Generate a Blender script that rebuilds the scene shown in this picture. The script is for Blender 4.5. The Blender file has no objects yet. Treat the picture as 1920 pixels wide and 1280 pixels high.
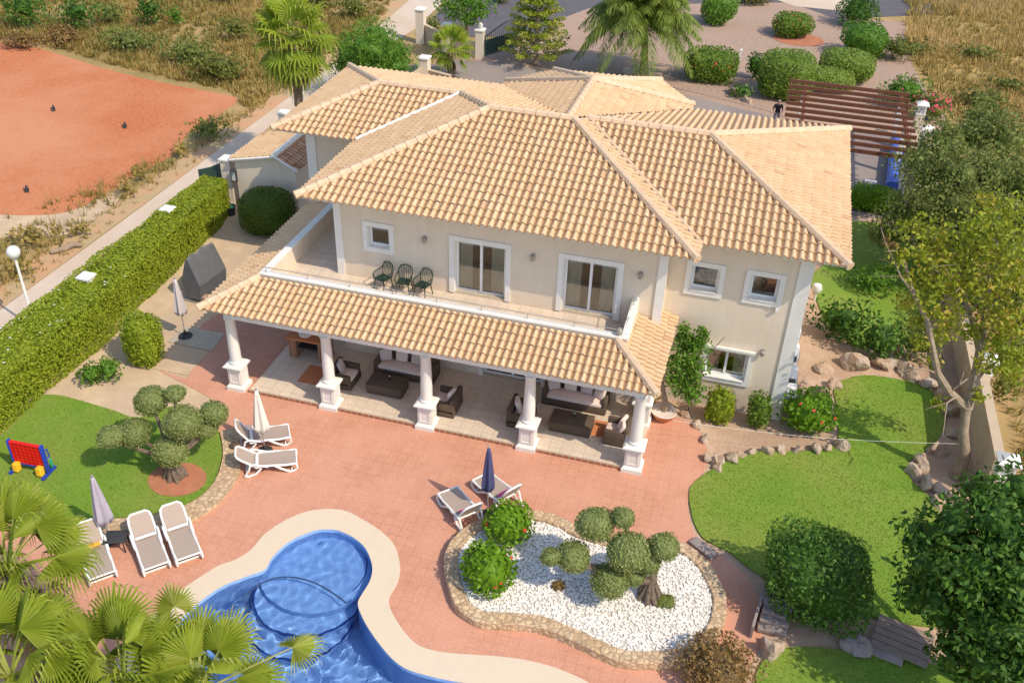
import bpy, bmesh, math, random
import numpy as np
from mathutils import Vector, Matrix
random.seed(7); RNG=np.random.default_rng(7)
SC=bpy.context.scene; COL=SC.collection
R_=math.radians
# ---------------------------------------------------------------- camera (solved from the photograph)
FOC=1823.69; CAM=Vector((17.1422,-24.6158,21.5963)); EUL=(0.97643,-0.02942,0.27739)
cam=bpy.data.objects.new('camera',bpy.data.cameras.new('camera')); COL.objects.link(cam)
cam.location=CAM; cam.rotation_euler=EUL
cam.data.sensor_width=36; cam.data.lens=FOC/1920*36; cam.data.clip_end=900; cam.data.clip_start=.5
SC.camera=cam
from mathutils import Euler
RM=Euler(EUL,'XYZ').to_matrix()
def at(px,py,z=0.0):
    d=RM@Vector(((px-960)/FOC,-(py-640)/FOC,-1)); t=(z-CAM.z)/d.z
    return CAM+d*t
def xy(px,py,z=0.0):
    p=at(px,py,z); return (p.x,p.y)
# ---------------------------------------------------------------- light
world=bpy.data.worlds.new('World'); SC.world=world; world.use_nodes=True
nt=world.node_tree; bg=nt.nodes['Background']; sk=nt.nodes.new('ShaderNodeTexSky'); sk.sky_type='NISHITA'; sk.sun_disc=False
SUN=Vector((2.3,-.98,2.8)).normalized(); el=math.asin(SUN.z)
sk.sun_elevation=el; sk.sun_rotation=math.atan2(SUN.x,SUN.y); bg.inputs[1].default_value=.15
nt.links.new(sk.outputs[0],bg.inputs[0])
sl=bpy.data.lights.new('sun','SUN'); sl.energy=2.55; sl.angle=R_(.5); sl.color=(1,.89,.71)
so=bpy.data.objects.new('sun',sl); COL.objects.link(so); so.rotation_euler=SUN.to_track_quat('Z','Y').to_euler(); so.location=(30,-20,40)
SC.view_settings.view_transform='Standard'; SC.view_settings.look='None'; SC.view_settings.exposure=.66; SC.view_settings.gamma=1
SC.cycles.max_bounces=8; SC.cycles.transparent_max_bounces=10
# ---------------------------------------------------------------- materials
def nm(name):
    m=bpy.data.materials.new(name); m.use_nodes=True; n=m.node_tree
    return m,n,n.nodes['Principled BSDF'],n.links
def ramp(n,stops):
    r=n.nodes.new('ShaderNodeValToRGB'); e=r.color_ramp.elements
    while len(e)<len(stops): e.new(.5)
    for i,(p,c) in enumerate(stops): e[i].position=p; e[i].color=(*c,1)
    return r
def mix(n,a,b,f,mode='MIX'):
    m=n.nodes.new('ShaderNodeMix'); m.data_type='RGBA'; m.blend_type=mode; L=n.links
    for s,x in ((0,f),(6,a),(7,b)):
        if hasattr(x,'is_output'): L.new(x,m.inputs[s])
        elif s==0: m.inputs[0].default_value=x
        else: m.inputs[s].default_value=(*x,1)
    return m.outputs[2]
def noise(n,sc,det=4,rough=.6,vec=None):
    t=n.nodes.new('ShaderNodeTexNoise'); t.inputs['Scale'].default_value=sc; t.inputs['Detail'].default_value=det; t.inputs['Roughness'].default_value=rough
    if vec is None:
        g=n.nodes.new('ShaderNodeNewGeometry'); vec=g.outputs['Position']
    n.links.new(vec,t.inputs['Vector']); return t.outputs['Fac']
def bump(n,h,strength,dist,bsdf):
    b=n.nodes.new('ShaderNodeBump'); b.inputs['Strength'].default_value=strength; b.inputs['Distance'].default_value=dist
    n.links.new(h,b.inputs['Height']); n.links.new(b.outputs[0],bsdf.inputs['Normal'])
def M(name,c1,c2=None,sc=3,rough=.7,bs=0,bsc=20,big=None,metal=0,spec=.3):
    m,n,b,L=nm(name); b.inputs['Roughness'].default_value=rough; b.inputs['Metallic'].default_value=metal; b.inputs['Specular IOR Level'].default_value=spec
    if c2 is None: c2=tuple(x*.85 for x in c1)
    r=ramp(n,[(.3,c1),(.7,c2)]); L.new(noise(n,sc),r.inputs[0]); out=r.outputs[0]
    if big:
        r2=ramp(n,[(.4,(0,0,0)),(.62,(1,1,1))]); L.new(noise(n,big[1]),r2.inputs[0])
        out=mix(n,out,big[0],r2.outputs[0])
    L.new(out,b.inputs['Base Color'])
    if bs: bump(n,noise(n,bsc,6),bs,.05,b)
    return m
def leafmat(name,c1,c2,trans=.25,c3=None):
    m,n,b,L=nm(name); a=n.nodes.new('ShaderNodeAttribute'); a.attribute_name='v'
    st=[(0,c1),(.75,c2)]+([(1,c3)] if c3 else [])
    r=ramp(n,st); L.new(a.outputs['Fac'],r.inputs[0]); b.inputs['Roughness'].default_value=.55; b.inputs['Specular IOR Level'].default_value=.25
    L.new(r.outputs[0],b.inputs['Base Color'])
    t=n.nodes.new('ShaderNodeBsdfTranslucent'); L.new(r.outputs[0],t.inputs[0])
    ms=n.nodes.new('ShaderNodeMixShader'); ms.inputs[0].default_value=trans
    L.new(b.outputs[0],ms.inputs[1]); L.new(t.outputs[0],ms.inputs[2]); L.new(ms.outputs[0],n.nodes['Material Output'].inputs[0])
    return m
def tilemat(name,stops,stain,channel):
    m,n,b,L=nm(name); b.inputs['Roughness'].default_value=.8; b.inputs['Specular IOR Level'].default_value=.15
    uv=n.nodes.new('ShaderNodeUVMap'); uv.uv_map='UVMap'
    fl=n.nodes.new('ShaderNodeVectorMath'); fl.operation='FLOOR'; L.new(uv.outputs[0],fl.inputs[0])
    w=n.nodes.new('ShaderNodeTexWhiteNoise'); w.noise_dimensions='2D'; L.new(fl.outputs[0],w.inputs['Vector'])
    r=ramp(n,stops); L.new(w.outputs['Value'],r.inputs[0])
    c=mix(n,r.outputs[0],stain,.5,'MULTIPLY')
    r2=ramp(n,[(.38,(0,0,0)),(.72,(1,1,1))]); L.new(noise(n,1.3,8,.75),r2.inputs[0])
    c2=mix(n,r.outputs[0],c,r2.outputs[0])
    # browner pan tiles between the covers, with channel shadow put into the colour
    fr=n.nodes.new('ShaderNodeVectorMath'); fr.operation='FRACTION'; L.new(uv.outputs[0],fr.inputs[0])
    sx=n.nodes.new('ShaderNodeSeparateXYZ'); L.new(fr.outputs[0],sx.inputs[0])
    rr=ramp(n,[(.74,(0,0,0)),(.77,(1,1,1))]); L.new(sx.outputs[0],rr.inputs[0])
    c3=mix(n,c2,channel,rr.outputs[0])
    L.new(c3,b.inputs['Base Color']); bump(n,noise(n,30),.25,.02,b)
    return m
def brickmat(name,c1,c2,mortar,w,h,rough=.7,sc=1,ms=.012,big=None,rot=0,bs=.3):
    m,n,b,L=nm(name); b.inputs['Roughness'].default_value=rough; b.inputs['Specular IOR Level'].default_value=.25
    g=n.nodes.new('ShaderNodeNewGeometry'); mp=n.nodes.new('ShaderNodeMapping'); mp.inputs['Rotation'].default_value=(0,0,rot)
    L.new(g.outputs['Position'],mp.inputs[0])
    t=n.nodes.new('ShaderNodeTexBrick'); L.new(mp.outputs[0],t.inputs[0]); t.offset=0 if ms<.02 else .5
    t.inputs['Scale'].default_value=sc; t.inputs['Brick Width'].default_value=w; t.inputs['Row Height'].default_value=h; t.inputs['Mortar Size'].default_value=ms
    for k,c in (('Color1',c1),('Color2',c2),('Mortar',mortar)): t.inputs[k].default_value=(*c,1)
    r2=ramp(n,[(.3,(.89,.885,.88)),(.75,(1.05,1.04,1.03))]); L.new(noise(n,1.6,8,.75),r2.inputs[0])
    out=mix(n,t.outputs[0],r2.outputs[0],1.0,'MULTIPLY')
    if big:
        r3=ramp(n,[(.42,(0,0,0)),(.66,(1,1,1))]); L.new(noise(n,big[1],5),r3.inputs[0]); out=mix(n,out,big[0],r3.outputs[0])
    r4=ramp(n,[(.3,(.86,.86,.86)),(.7,(1.1,1.1,1.1))]); L.new(noise(n,14,4),r4.inputs[0])
    out=mix(n,out,r4.outputs[0],1.0,'MULTIPLY')
    L.new(out,b.inputs['Base Color']); bump(n,t.outputs['Fac'],-bs,.01,b); return m
def stonemat(name,c1,c2,c3,mortar,sc):
    m,n,b,L=nm(name); b.inputs['Roughness'].default_value=.85
    g=n.nodes.new('ShaderNodeNewGeometry')
    v=n.nodes.new('ShaderNodeTexVoronoi'); v.inputs['Scale'].default_value=sc; L.new(g.outputs['Position'],v.inputs['Vector'])
    e=n.nodes.new('ShaderNodeTexVoronoi'); e.feature='DISTANCE_TO_EDGE'; e.inputs['Scale'].default_value=sc; L.new(g.outputs['Position'],e.inputs['Vector'])
    s=n.nodes.new('ShaderNodeSeparateColor'); L.new(v.outputs['Color'],s.inputs[0])
    r=ramp(n,[(.1,c1),(.5,c2),(.9,c3)]); L.new(s.outputs[0],r.inputs[0])
    r2=ramp(n,[(.05,(1,1,1)),(.12,(0,0,0))]); L.new(e.outputs['Distance'],r2.inputs[0])
    c=mix(n,r.outputs[0],mortar,r2.outputs[0]); r4=ramp(n,[(.3,(.75,.75,.75)),(.7,(1.1,1.1,1.1))]); L.new(noise(n,9,6),r4.inputs[0])
    L.new(mix(n,c,r4.outputs[0],1.,'MULTIPLY'),b.inputs['Base Color']); bump(n,e.outputs['Distance'],.6,.06,b); return m
def glassmat(name,tint,gl=.25):
    m=bpy.data.materials.new(name); m.use_nodes=True; n=m.node_tree; L=n.links; n.nodes.remove(n.nodes['Principled BSDF'])
    t=n.nodes.new('ShaderNodeBsdfTransparent'); t.inputs[0].default_value=(*tint,1)
    g=n.nodes.new('ShaderNodeBsdfGlossy'); g.inputs['Roughness'].default_value=.02
    f=n.nodes.new('ShaderNodeFresnel'); f.inputs[0].default_value=1.5
    mm=n.nodes.new('ShaderNodeMath'); mm.operation='MULTIPLY_ADD'; mm.inputs[1].default_value=1; mm.inputs[2].default_value=gl*.3; L.new(f.outputs[0],mm.inputs[0])
    ms=n.nodes.new('ShaderNodeMixShader'); L.new(mm.outputs[0],ms.inputs[0]); L.new(t.outputs[0],ms.inputs[1]); L.new(g.outputs[0],ms.inputs[2])
    L.new(ms.outputs[0],n.nodes['Material Output'].inputs[0]); return m
MT={}
MT['wall']=M('cream_render',(.75,.635,.50),(.70,.585,.455),1.2,.85,.12,40)
def streak(m,amt):
    n=m.node_tree; b=n.nodes['Principled BSDF']; L=n.links; src=b.inputs['Base Color'].links[0].from_socket
    g=n.nodes.new('ShaderNodeNewGeometry'); mp=n.nodes.new('ShaderNodeMapping'); mp.inputs['Scale'].default_value=(3.2,3.2,.28); L.new(g.outputs['Position'],mp.inputs[0])
    r=ramp(n,[(.42,(1-amt,1-amt*1.08,1-amt*1.2)),(.62,(1,1,1))]); L.new(noise(n,1.0,8,.7,mp.outputs[0]),r.inputs[0])
    L.new(mix(n,src,r.outputs[0],1.,'MULTIPLY'),b.inputs['Base Color'])
streak(MT['wall'],.045)
MT['white']=M('white_paint',(.80,.77,.72),(.74,.71,.66),2,.6)
streak(MT['white'],.05)
MT['plastic']=M('white_plastic',(.80,.78,.75),(.76,.74,.71),3,.4)
MT['sling']=M('taupe_mesh',(.40,.315,.26),(.36,.28,.23),60,.8)
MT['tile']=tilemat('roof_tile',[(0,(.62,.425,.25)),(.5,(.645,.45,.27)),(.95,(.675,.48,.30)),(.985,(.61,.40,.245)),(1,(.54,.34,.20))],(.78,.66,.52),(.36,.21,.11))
MT['tile2']=tilemat('shaded_terracotta_tile',[(0,(.52,.29,.17)),(.5,(.60,.35,.21)),(.9,(.68,.44,.28)),(1,(.4,.22,.14))],(.6,.55,.5),(.28,.15,.09))
MT['cap']=M('ridge_tile',(.68,.50,.335),(.58,.41,.27),2.5,.85,.3,25)
MT['terrace']=brickmat('terracotta_paving',(.615,.305,.20),(.57,.272,.172),(.46,.225,.145),.33,.33,.75,1,.010,big=((.61,.305,.205),.5))
MT['porch']=brickmat('porch_tile',(.70,.575,.45),(.65,.535,.415),(.50,.40,.31),.40,.40,.45,1,.010)
MT['coping']=M('cream_coping',(.68,.56,.415),(.63,.515,.38),2.5,.75,.15,60,big=((.66,.535,.395),.4))
MT['concrete']=M('pale_concrete',(.64,.51,.405),(.57,.45,.355),.8,.9,.2,30,big=((.56,.43,.31),.25))
MT['pad']=brickmat('beige_slab',(.52,.44,.33),(.47,.40,.30),(.36,.30,.23),1.5,1.5,.8,1,.01)
MT['asphalt']=M('grey_drive',(.27,.22,.20),(.235,.19,.175),.5,.9,.2,60,big=((.30,.245,.215),.2))
MT['road']=M('dark_street',(.13,.115,.12),(.10,.09,.1),1,.9)
MT['red']=M('red_soil',(.57,.19,.075),(.41,.125,.05),4.5,.95,1.5,4,big=((.56,.235,.115),.10))
MT['sand']=M('pale_sand',(.62,.46,.30),(.52,.37,.23),1.2,.95,.4,12,big=((.50,.37,.25),.6))
MT['earth']=M('pinkish_earth',(.58,.41,.29),(.46,.31,.21),2.5,.95,.8,8,big=((.42,.28,.19),.45))
MT['gravel']=M('pink_gravel',(.47,.33,.25),(.28,.195,.145),5,.95,1.,9,big=((.40,.27,.20),.35))
MT['ground']=M('dry_ground',(.34,.235,.09),(.20,.165,.05),.9,.95,.8,3,big=((.44,.29,.13),.13))
MT['golden']=M('golden_ground',(.48,.32,.12),(.36,.26,.09),.7,.95,.8,4,big=((.30,.22,.08),.22))
MT['verge']=M('orange_verge',(.56,.30,.16),(.50,.33,.19),.8,.95,.5,8,big=((.42,.32,.17),.4))
MT['lawn']=M('lawn_green',(.140,.255,.022),(.185,.285,.034),1.1,.95,.5,35,big=((.22,.275,.045),.33))
MT['stone']=stonemat('stone_masonry',(.60,.42,.24),(.66,.49,.31),(.52,.35,.20),(.42,.28,.17),5.5)
MT['rock']=M('garden_rock',(.50,.345,.235),(.34,.225,.15),2.2,.9,.8,7,big=((.46,.375,.29),1.6))
MT['greystone']=M('grey_stone',(.34,.28,.25),(.26,.21,.19),2,.9,.5,10)
MT['pebble']=M('white_pebbles',(.74,.68,.60),(.58,.52,.45),22,.8,.8,30)
MT['pebble2']=M('pebble_white',(.86,.82,.76),(.72,.66,.59),8,.7)
MT['knotty']=M('knotty_bark',(.24,.18,.13),(.13,.095,.07),9,.95,1.,18)
MT['fence']=M('beige_wall',(.54,.42,.29),(.47,.36,.25),1.5,.9,.2,25)
MT['bark']=M('pale_bark',(.36,.28,.20),(.23,.17,.12),5,.9,.6,14)
MT['palmbark']=M('palm_bark',(.15,.10,.07),(.26,.185,.13),7,.95,.9,9)
MT['dark']=M('dark_wicker',(.085,.060,.042),(.15,.108,.076),28,.75,.8,45)
MT['cushion']=M('cream_cushion',(.74,.61,.53),(.70,.57,.50),4,.9)
MT['wood']=M('dark_red_wood',(.19,.075,.040),(.145,.055,.030),6,.65)
MT['wood2']=M('grey_plank',(.30,.22,.17),(.22,.16,.13),5,.85)
MT['metal']=M('grey_metal',(.40,.36,.32),(.34,.31,.28),5,.45,metal=.3)
MT['black']=M('charcoal',(.035,.035,.038),(.05,.05,.055),8,.6)
MT['greycloth']=M('grey_cover',(.13,.13,.14),(.10,.10,.105),2.5,.65)
MT['green']=M('dark_green_plastic',(.016,.035,.024),(.022,.045,.03),6,.45)
MT['gate']=M('green_gate_paint',(.035,.075,.06),(.05,.09,.07),5,.5)
MT['red_p']=M('red_plastic',(.72,.012,.01),(.66,.01,.008),4,.35)
MT['blue_p']=M('blue_plastic',(.02,.05,.40),(.025,.06,.36),4,.35)
MT['yellow_p']=M('yellow_plastic',(.85,.50,.03),(.80,.45,.03),4,.35)
MT['teal_p']=M('teal_plastic',(.03,.38,.22),(.03,.34,.2),4,.35)
MT['cover']=M('blue_pool_cover',(.07,.14,.52),(.10,.19,.60),6,.5)
MT['cream_cloth']=M('cream_cloth',(.72,.65,.58),(.66,.59,.53),6,.9)
MT['grey_cloth']=M('lavender_cloth',(.43,.39,.45),(.38,.34,.41),6,.9)
MT['pale_cloth']=M('pale_grey_cloth',(.56,.50,.49),(.50,.44,.43),6,.9)
MT['navy']=M('navy_cloth',(.055,.055,.13),(.08,.08,.17),6,.85)
MT['pink']=M('pink_towel',(.70,.10,.25),(.64,.08,.22),6,.9)
MT['orange']=M('orange_towel',(.85,.42,.06),(.8,.36,.05),6,.9)
MT['terra']=M('terracotta_pot',(.55,.22,.10),(.48,.18,.08),5,.8)
MT['brick']=brickmat('red_brick',(.38,.17,.09),(.32,.13,.07),(.40,.32,.25),.22,.075,.85,1,.02)
MT['curtain']=M('white_curtain',(.88,.87,.83),(.84,.82,.78),5,.9)
MT['room']=M('room_floor',(.50,.38,.24),(.46,.34,.21),2,.5)
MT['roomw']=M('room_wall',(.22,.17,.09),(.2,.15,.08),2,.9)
MT['glass']=glassmat('window_glass',(.82,.82,.78),.35)
MT['globe']=M('milky_globe',(.70,.68,.64),(.66,.64,.60),3,.25)
MT['skin']=M('skin',(.50,.28,.19),(.47,.26,.17),3,.6)
MT['shirt']=M('black_shirt',(.02,.02,.025),(.028,.028,.032),5,.9)
MT['trousers']=M('grey_trousers',(.26,.25,.26),(.22,.21,.22),5,.9)
MT['hair']=M('grey_hair',(.28,.25,.22),(.2,.18,.16),30,.8)
MT['mulch']=M('red_mulch',(.50,.20,.11),(.40,.15,.08),3,.95,.7,14)
MT['pool']=brickmat('pool_mosaic',(.29,.46,.80),(.26,.425,.77),(.32,.49,.83),.05,.05,.3,1,.004,bs=.1)
MT['pooltrim']=brickmat('dark_mosaic',(.012,.045,.22),(.015,.055,.25),(.02,.06,.28),.05,.05,.3,1,.004,bs=.1)
MT['rope']=M('white_rope',(.75,.72,.66),(.7,.67,.6),9,.8)
MT['hose']=M('dark_hose',(.03,.05,.10),(.035,.06,.12),5,.5)
# foliage
LM={}
LM['hedge']=leafmat('hedge_leaf',(.19,.27,.014),(.365,.42,.034),.38,(.46,.42,.06))
LM['clip']=leafmat('clipped_leaf',(.085,.165,.014),(.19,.275,.035),.3,(.29,.35,.075))
LM['darkclip']=leafmat('dark_clipped_leaf',(.07,.125,.012),(.125,.175,.022),.2)
LM['olive']=leafmat('olive_leaf',(.175,.215,.062),(.285,.325,.11),.3,(.37,.41,.16))
LM['fresh']=leafmat('fresh_leaf',(.10,.22,.008),(.21,.37,.018),.3,(.33,.47,.06))
LM['green']=leafmat('broad_leaf',(.075,.18,.014),(.155,.285,.030),.3,(.24,.37,.07))
LM['deep']=leafmat('deep_leaf',(.038,.10,.011),(.088,.185,.022),.25,(.18,.29,.065))
LM['grey']=leafmat('dusty_leaf',(.125,.165,.03),(.225,.255,.065),.3,(.31,.31,.11))
LM['yellow']=leafmat('ash_leaf',(.19,.25,.014),(.34,.36,.03),.35,(.48,.36,.06))
LM['wild']=leafmat('scrub_leaf',(.10,.125,.018),(.20,.21,.045),.25,(.36,.29,.10))
LM['brown']=leafmat('brown_leaf',(.14,.085,.025),(.27,.17,.06),.2,(.34,.21,.09))
LM['palm']=leafmat('palm_leaf',(.115,.165,.012),(.27,.30,.028),.3,(.44,.40,.08))
LM['fanpalm']=leafmat('fan_palm_leaf',(.13,.20,.016),(.32,.39,.036),.4,(.50,.49,.17))
LM['straw']=leafmat('straw',(.17,.165,.032),(.47,.325,.10),.35,(.66,.47,.20))
LM['deadpalm']=leafmat('dead_frond',(.22,.14,.07),(.40,.28,.16),.2,(.5,.36,.2))
LM['grass']=leafmat('grass_blade',(.135,.26,.018),(.215,.325,.035),.4,(.33,.37,.06))
LM['redf']=leafmat('red_petal',(.65,.03,.02),(.75,.10,.05),.2)
LM['pinkf']=leafmat('pink_petal',(.70,.04,.12),(.80,.12,.20),.2)
LM['araucaria']=leafmat('needle_leaf',(.14,.21,.012),(.30,.36,.03),.3,(.44,.40,.06))
LM['feather']=leafmat('feather_leaf',(.11,.17,.018),(.23,.29,.05),.3,(.35,.38,.11))
# ---------------------------------------------------------------- helpers
def tag(o,label=None,cat=None,group=None,kind=None):
    if label: o['label']=label
    if cat: o['category']=cat
    if group: o['group']=group
    if kind: o['kind']=kind
    return o
def empty(name,loc=(0,0,0),rz=0,label=None,cat=None,group=None):
    o=bpy.data.objects.new(name,None); COL.objects.link(o); o.location=loc; o.rotation_euler=(0,0,rz); o.empty_display_size=.2
    return tag(o,label,cat,group)
def link(name,me,mat,parent=None):
    o=bpy.data.objects.new(name,me); COL.objects.link(o)
    for m in (mat if isinstance(mat,(list,tuple)) else [mat]):
        if m: me.materials.append(m)
    if parent is not None: o.parent=parent
    return o
def copy_tree(o,parent=None):
    c=o.copy(); COL.objects.link(c); c.parent=parent if parent is not None else None
    for ch in list(o.children): copy_tree(ch,c)
    return c
class MB:
    def __init__(s): s.v=[]; s.f=[]; s.sm=[]
    def add(s,vs,fs,sm=False):
        b=len(s.v); s.v+= [tuple(v) for v in vs]; s.f+= [tuple(i+b for i in f) for f in fs]; s.sm+=[sm]*len(fs); return s
    def box(s,x0,x1,y0,y1,z0,z1):
        return s.add([(x0,y0,z0),(x1,y0,z0),(x1,y1,z0),(x0,y1,z0),(x0,y0,z1),(x1,y0,z1),(x1,y1,z1),(x0,y1,z1)],
          [(0,3,2,1),(4,5,6,7),(0,1,5,4),(1,2,6,5),(2,3,7,6),(3,0,4,7)])
    def cbox(s,c,d,rz=0,tilt=0,b=0):
        # box centred at c, size d, bevelled by b; rotated about y by tilt then about z by rz
        m=Matrix.Translation(c)@Matrix.Rotation(rz,4,'Z')@Matrix.Rotation(tilt,4,'Y')
        x,y,z=[q/2 for q in d]
        if b:
            bm=bmesh.new(); bmesh.ops.create_cube(bm,size=1); bmesh.ops.scale(bm,vec=d,verts=bm.verts)
            bmesh.ops.bevel(bm,geom=bm.edges[:],offset=b,segments=2,profile=.5,affect='EDGES')
            bm.verts.index_update()
            s.add([m@v.co for v in bm.verts],[[v.index for v in f.verts] for f in bm.faces],True); bm.free(); return s
        vs=[(-x,-y,-z),(x,-y,-z),(x,y,-z),(-x,y,-z),(-x,-y,z),(x,-y,z),(x,y,z),(-x,y,z)]
        return s.add([m@Vector(v) for v in vs],[(0,3,2,1),(4,5,6,7),(0,1,5,4),(1,2,6,5),(2,3,7,6),(3,0,4,7)])
    def tube(s,pts,r,n=8,closed=False,cap=True):
        pts=[Vector(p) for p in pts]; k=len(pts); rs=r if isinstance(r,(list,tuple)) else [r]*k
        vs=[]; u=None
        for i,p in enumerate(pts):
            a=pts[(i-1)%k] if (i or closed) else p; c=pts[(i+1)%k] if (i<k-1 or closed) else p
            t=(c-a).normalized()
            if u is None: u=t.orthogonal().normalized()
            else:
                u=u-t*u.dot(t); u=u.normalized() if u.length>1e-6 else t.orthogonal().normalized()
            w=t.cross(u)
            for j in range(n):
                q=2*math.pi*j/n; vs.append(p+(u*math.cos(q)+w*math.sin(q))*rs[i])
        fs=[]
        for i in range(k if closed else k-1):
            for j in range(n):
                i2=(i+1)%k; fs.append((i*n+j,i*n+(j+1)%n,i2*n+(j+1)%n,i2*n+j))
        if cap and not closed: fs+= [tuple(range(n-1,-1,-1)),tuple((k-1)*n+j for j in range(n))]
        return s.add(vs,fs,True)
    def lathe(s,prof,c=(0,0,0),n=20,star=0):
        vs=[];fs=[]
        for i,(r,z) in enumerate(prof):
            for j in range(n):
                q=2*math.pi*j/n; rr=r*(1+(star if j%2 else -star)); vs.append((c[0]+rr*math.cos(q),c[1]+rr*math.sin(q),c[2]+z))
        for i in range(len(prof)-1):
            for j in range(n): fs.append((i*n+j,i*n+(j+1)%n,(i+1)*n+(j+1)%n,(i+1)*n+j))
        fs.append(tuple(range(n-1,-1,-1))); fs.append(tuple((len(prof)-1)*n+j for j in range(n)))
        return s.add(vs,fs,True)
    def sq(s,prof,c=(0,0,0)):
        # stacked square sections (half width, z): plinths and caps
        vs=[];fs=[]
        for r,z in prof: vs+= [(c[0]-r,c[1]-r,c[2]+z),(c[0]+r,c[1]-r,c[2]+z),(c[0]+r,c[1]+r,c[2]+z),(c[0]-r,c[1]+r,c[2]+z)]
        for i in range(len(prof)-1):
            for j in range(4): fs.append((i*4+j,i*4+(j+1)%4,(i+1)*4+(j+1)%4,(i+1)*4+j))
        fs.append((3,2,1,0)); k=(len(prof)-1)*4; fs.append((k,k+1,k+2,k+3)); return s.add(vs,fs)
    def prism(s,poly,z0,z1):
        n=len(poly); a=sum(poly[i][0]*poly[(i+1)%n][1]-poly[(i+1)%n][0]*poly[i][1] for i in range(n))
        if a<0: poly=poly[::-1]
        vs=[(p[0],p[1],z0) for p in poly]+[(p[0],p[1],z1) for p in poly]
        return s.add(vs,[tuple(range(n-1,-1,-1)),tuple(range(n,2*n))]+[(i,(i+1)%n,n+(i+1)%n,n+i) for i in range(n)])
    def build(s,name,mat,parent=None):
        me=bpy.data.meshes.new(name); me.from_pydata(s.v,[],s.f); me.polygons.foreach_set('use_smooth',s.sm); me.update()
        if any(s.sm) and not all(s.sm): pass
        if any(s.sm):
            try: me.set_sharp_from_angle(angle=R_(40))
            except Exception: pass
        return link(name,me,mat,parent)
def smooth(pts,n=6,closed=True):
    out=[]; k=len(pts); P=[Vector((p[0],p[1],0)) for p in pts]
    rng=range(k) if closed else range(k-1)
    for i in rng:
        p0=P[(i-1)%k] if (closed or i) else P[i]; p1=P[i]; p2=P[(i+1)%k]; p3=P[(i+2)%k] if (closed or i<k-2) else p2
        for j in range(n):
            t=j/n; q=.5*((2*p1)+(p2-p0)*t+(2*p0-5*p1+4*p2-p3)*t*t+(3*p1-p0-3*p2+p3)*t**3); out.append((q.x,q.y))
    if not closed: out.append((P[-1].x,P[-1].y))
    return out
def offset(poly,d):
    n=len(poly); a=sum(poly[i][0]*poly[(i+1)%n][1]-poly[(i+1)%n][0]*poly[i][1] for i in range(n)); sg=1 if a>0 else -1
    out=[]
    for i in range(n):
        a_=Vector(poly[i-1]); b=Vector(poly[(i+1)%n]); t=(b-a_).normalized(); nn=Vector((-t.y,t.x))*sg
        out.append((poly[i][0]+nn.x*d,poly[i][1]+nn.y*d))
    return out
def sheet(name,outer,z,mat,holes=(),kind='structure'):
    bm=bmesh.new(); es=[]
    for ring in [outer,*holes]:
        vs=[bm.verts.new((p[0],p[1],z)) for p in ring]
        es+= [bm.edges.new((vs[i],vs[(i+1)%len(vs)])) for i in range(len(vs))]
    bmesh.ops.triangle_fill(bm,edges=es,use_beauty=True,use_dissolve=False,normal=(0,0,1))
    for f in bm.faces:
        if f.normal.z<0: f.normal_flip()
    me=bpy.data.meshes.new(name); bm.to_mesh(me); bm.free(); o=link(name,me,mat)
    if kind: o['kind']=kind
    return o
def slab(name,poly,z0,z1,mat): return tag(MB().prism(poly,z0,z1).build(name,mat),kind='structure')
def pxs(l,z=0): return [xy(a,b,z) for a,b in l]
def inside(P,poly):
    x,y=P[:,0],P[:,1]; c=np.zeros(len(P),bool); n=len(poly)
    for i in range(n):
        x1,y1=poly[i]; x2,y2=poly[(i+1)%n]
        if y1==y2: continue
        k=((y1>y)!=(y2>y))&(x<(x2-x1)*(y-y1)/(y2-y1)+x1); c^=k
    return c
def scatter(poly,n):
    A=np.array(poly); lo,hi=A.min(0),A.max(0); out=[]; got=0
    while got<n:
        P=lo+RNG.random((n*2,2))*(hi-lo); P=P[inside(P,poly)]; out.append(P); got+=len(P)
    return np.concatenate(out)[:n]
def npmesh(name,V,F,mat,v=None,parent=None,smoothf=False):
    V=np.asarray(V,np.float32); F=np.asarray(F,np.int32); k=F.shape[1]
    me=bpy.data.meshes.new(name); me.vertices.add(len(V)); me.vertices.foreach_set('co',V.ravel())
    me.loops.add(F.size); me.loops.foreach_set('vertex_index',F.ravel())
    me.polygons.add(len(F)); me.polygons.foreach_set('loop_start',np.arange(0,F.size,k,dtype=np.int32))
    if smoothf: me.polygons.foreach_set('use_smooth',np.ones(len(F),bool))
    if v is not None:
        a=me.attributes.new('v','FLOAT','FACE'); a.data.foreach_set('value',np.clip(np.asarray(v,np.float32),0,1))
    me.update(calc_edges=True); return link(name,me,mat,parent)
def unit(a): return a/np.maximum(np.linalg.norm(a,axis=1,keepdims=True),1e-9)
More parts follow.
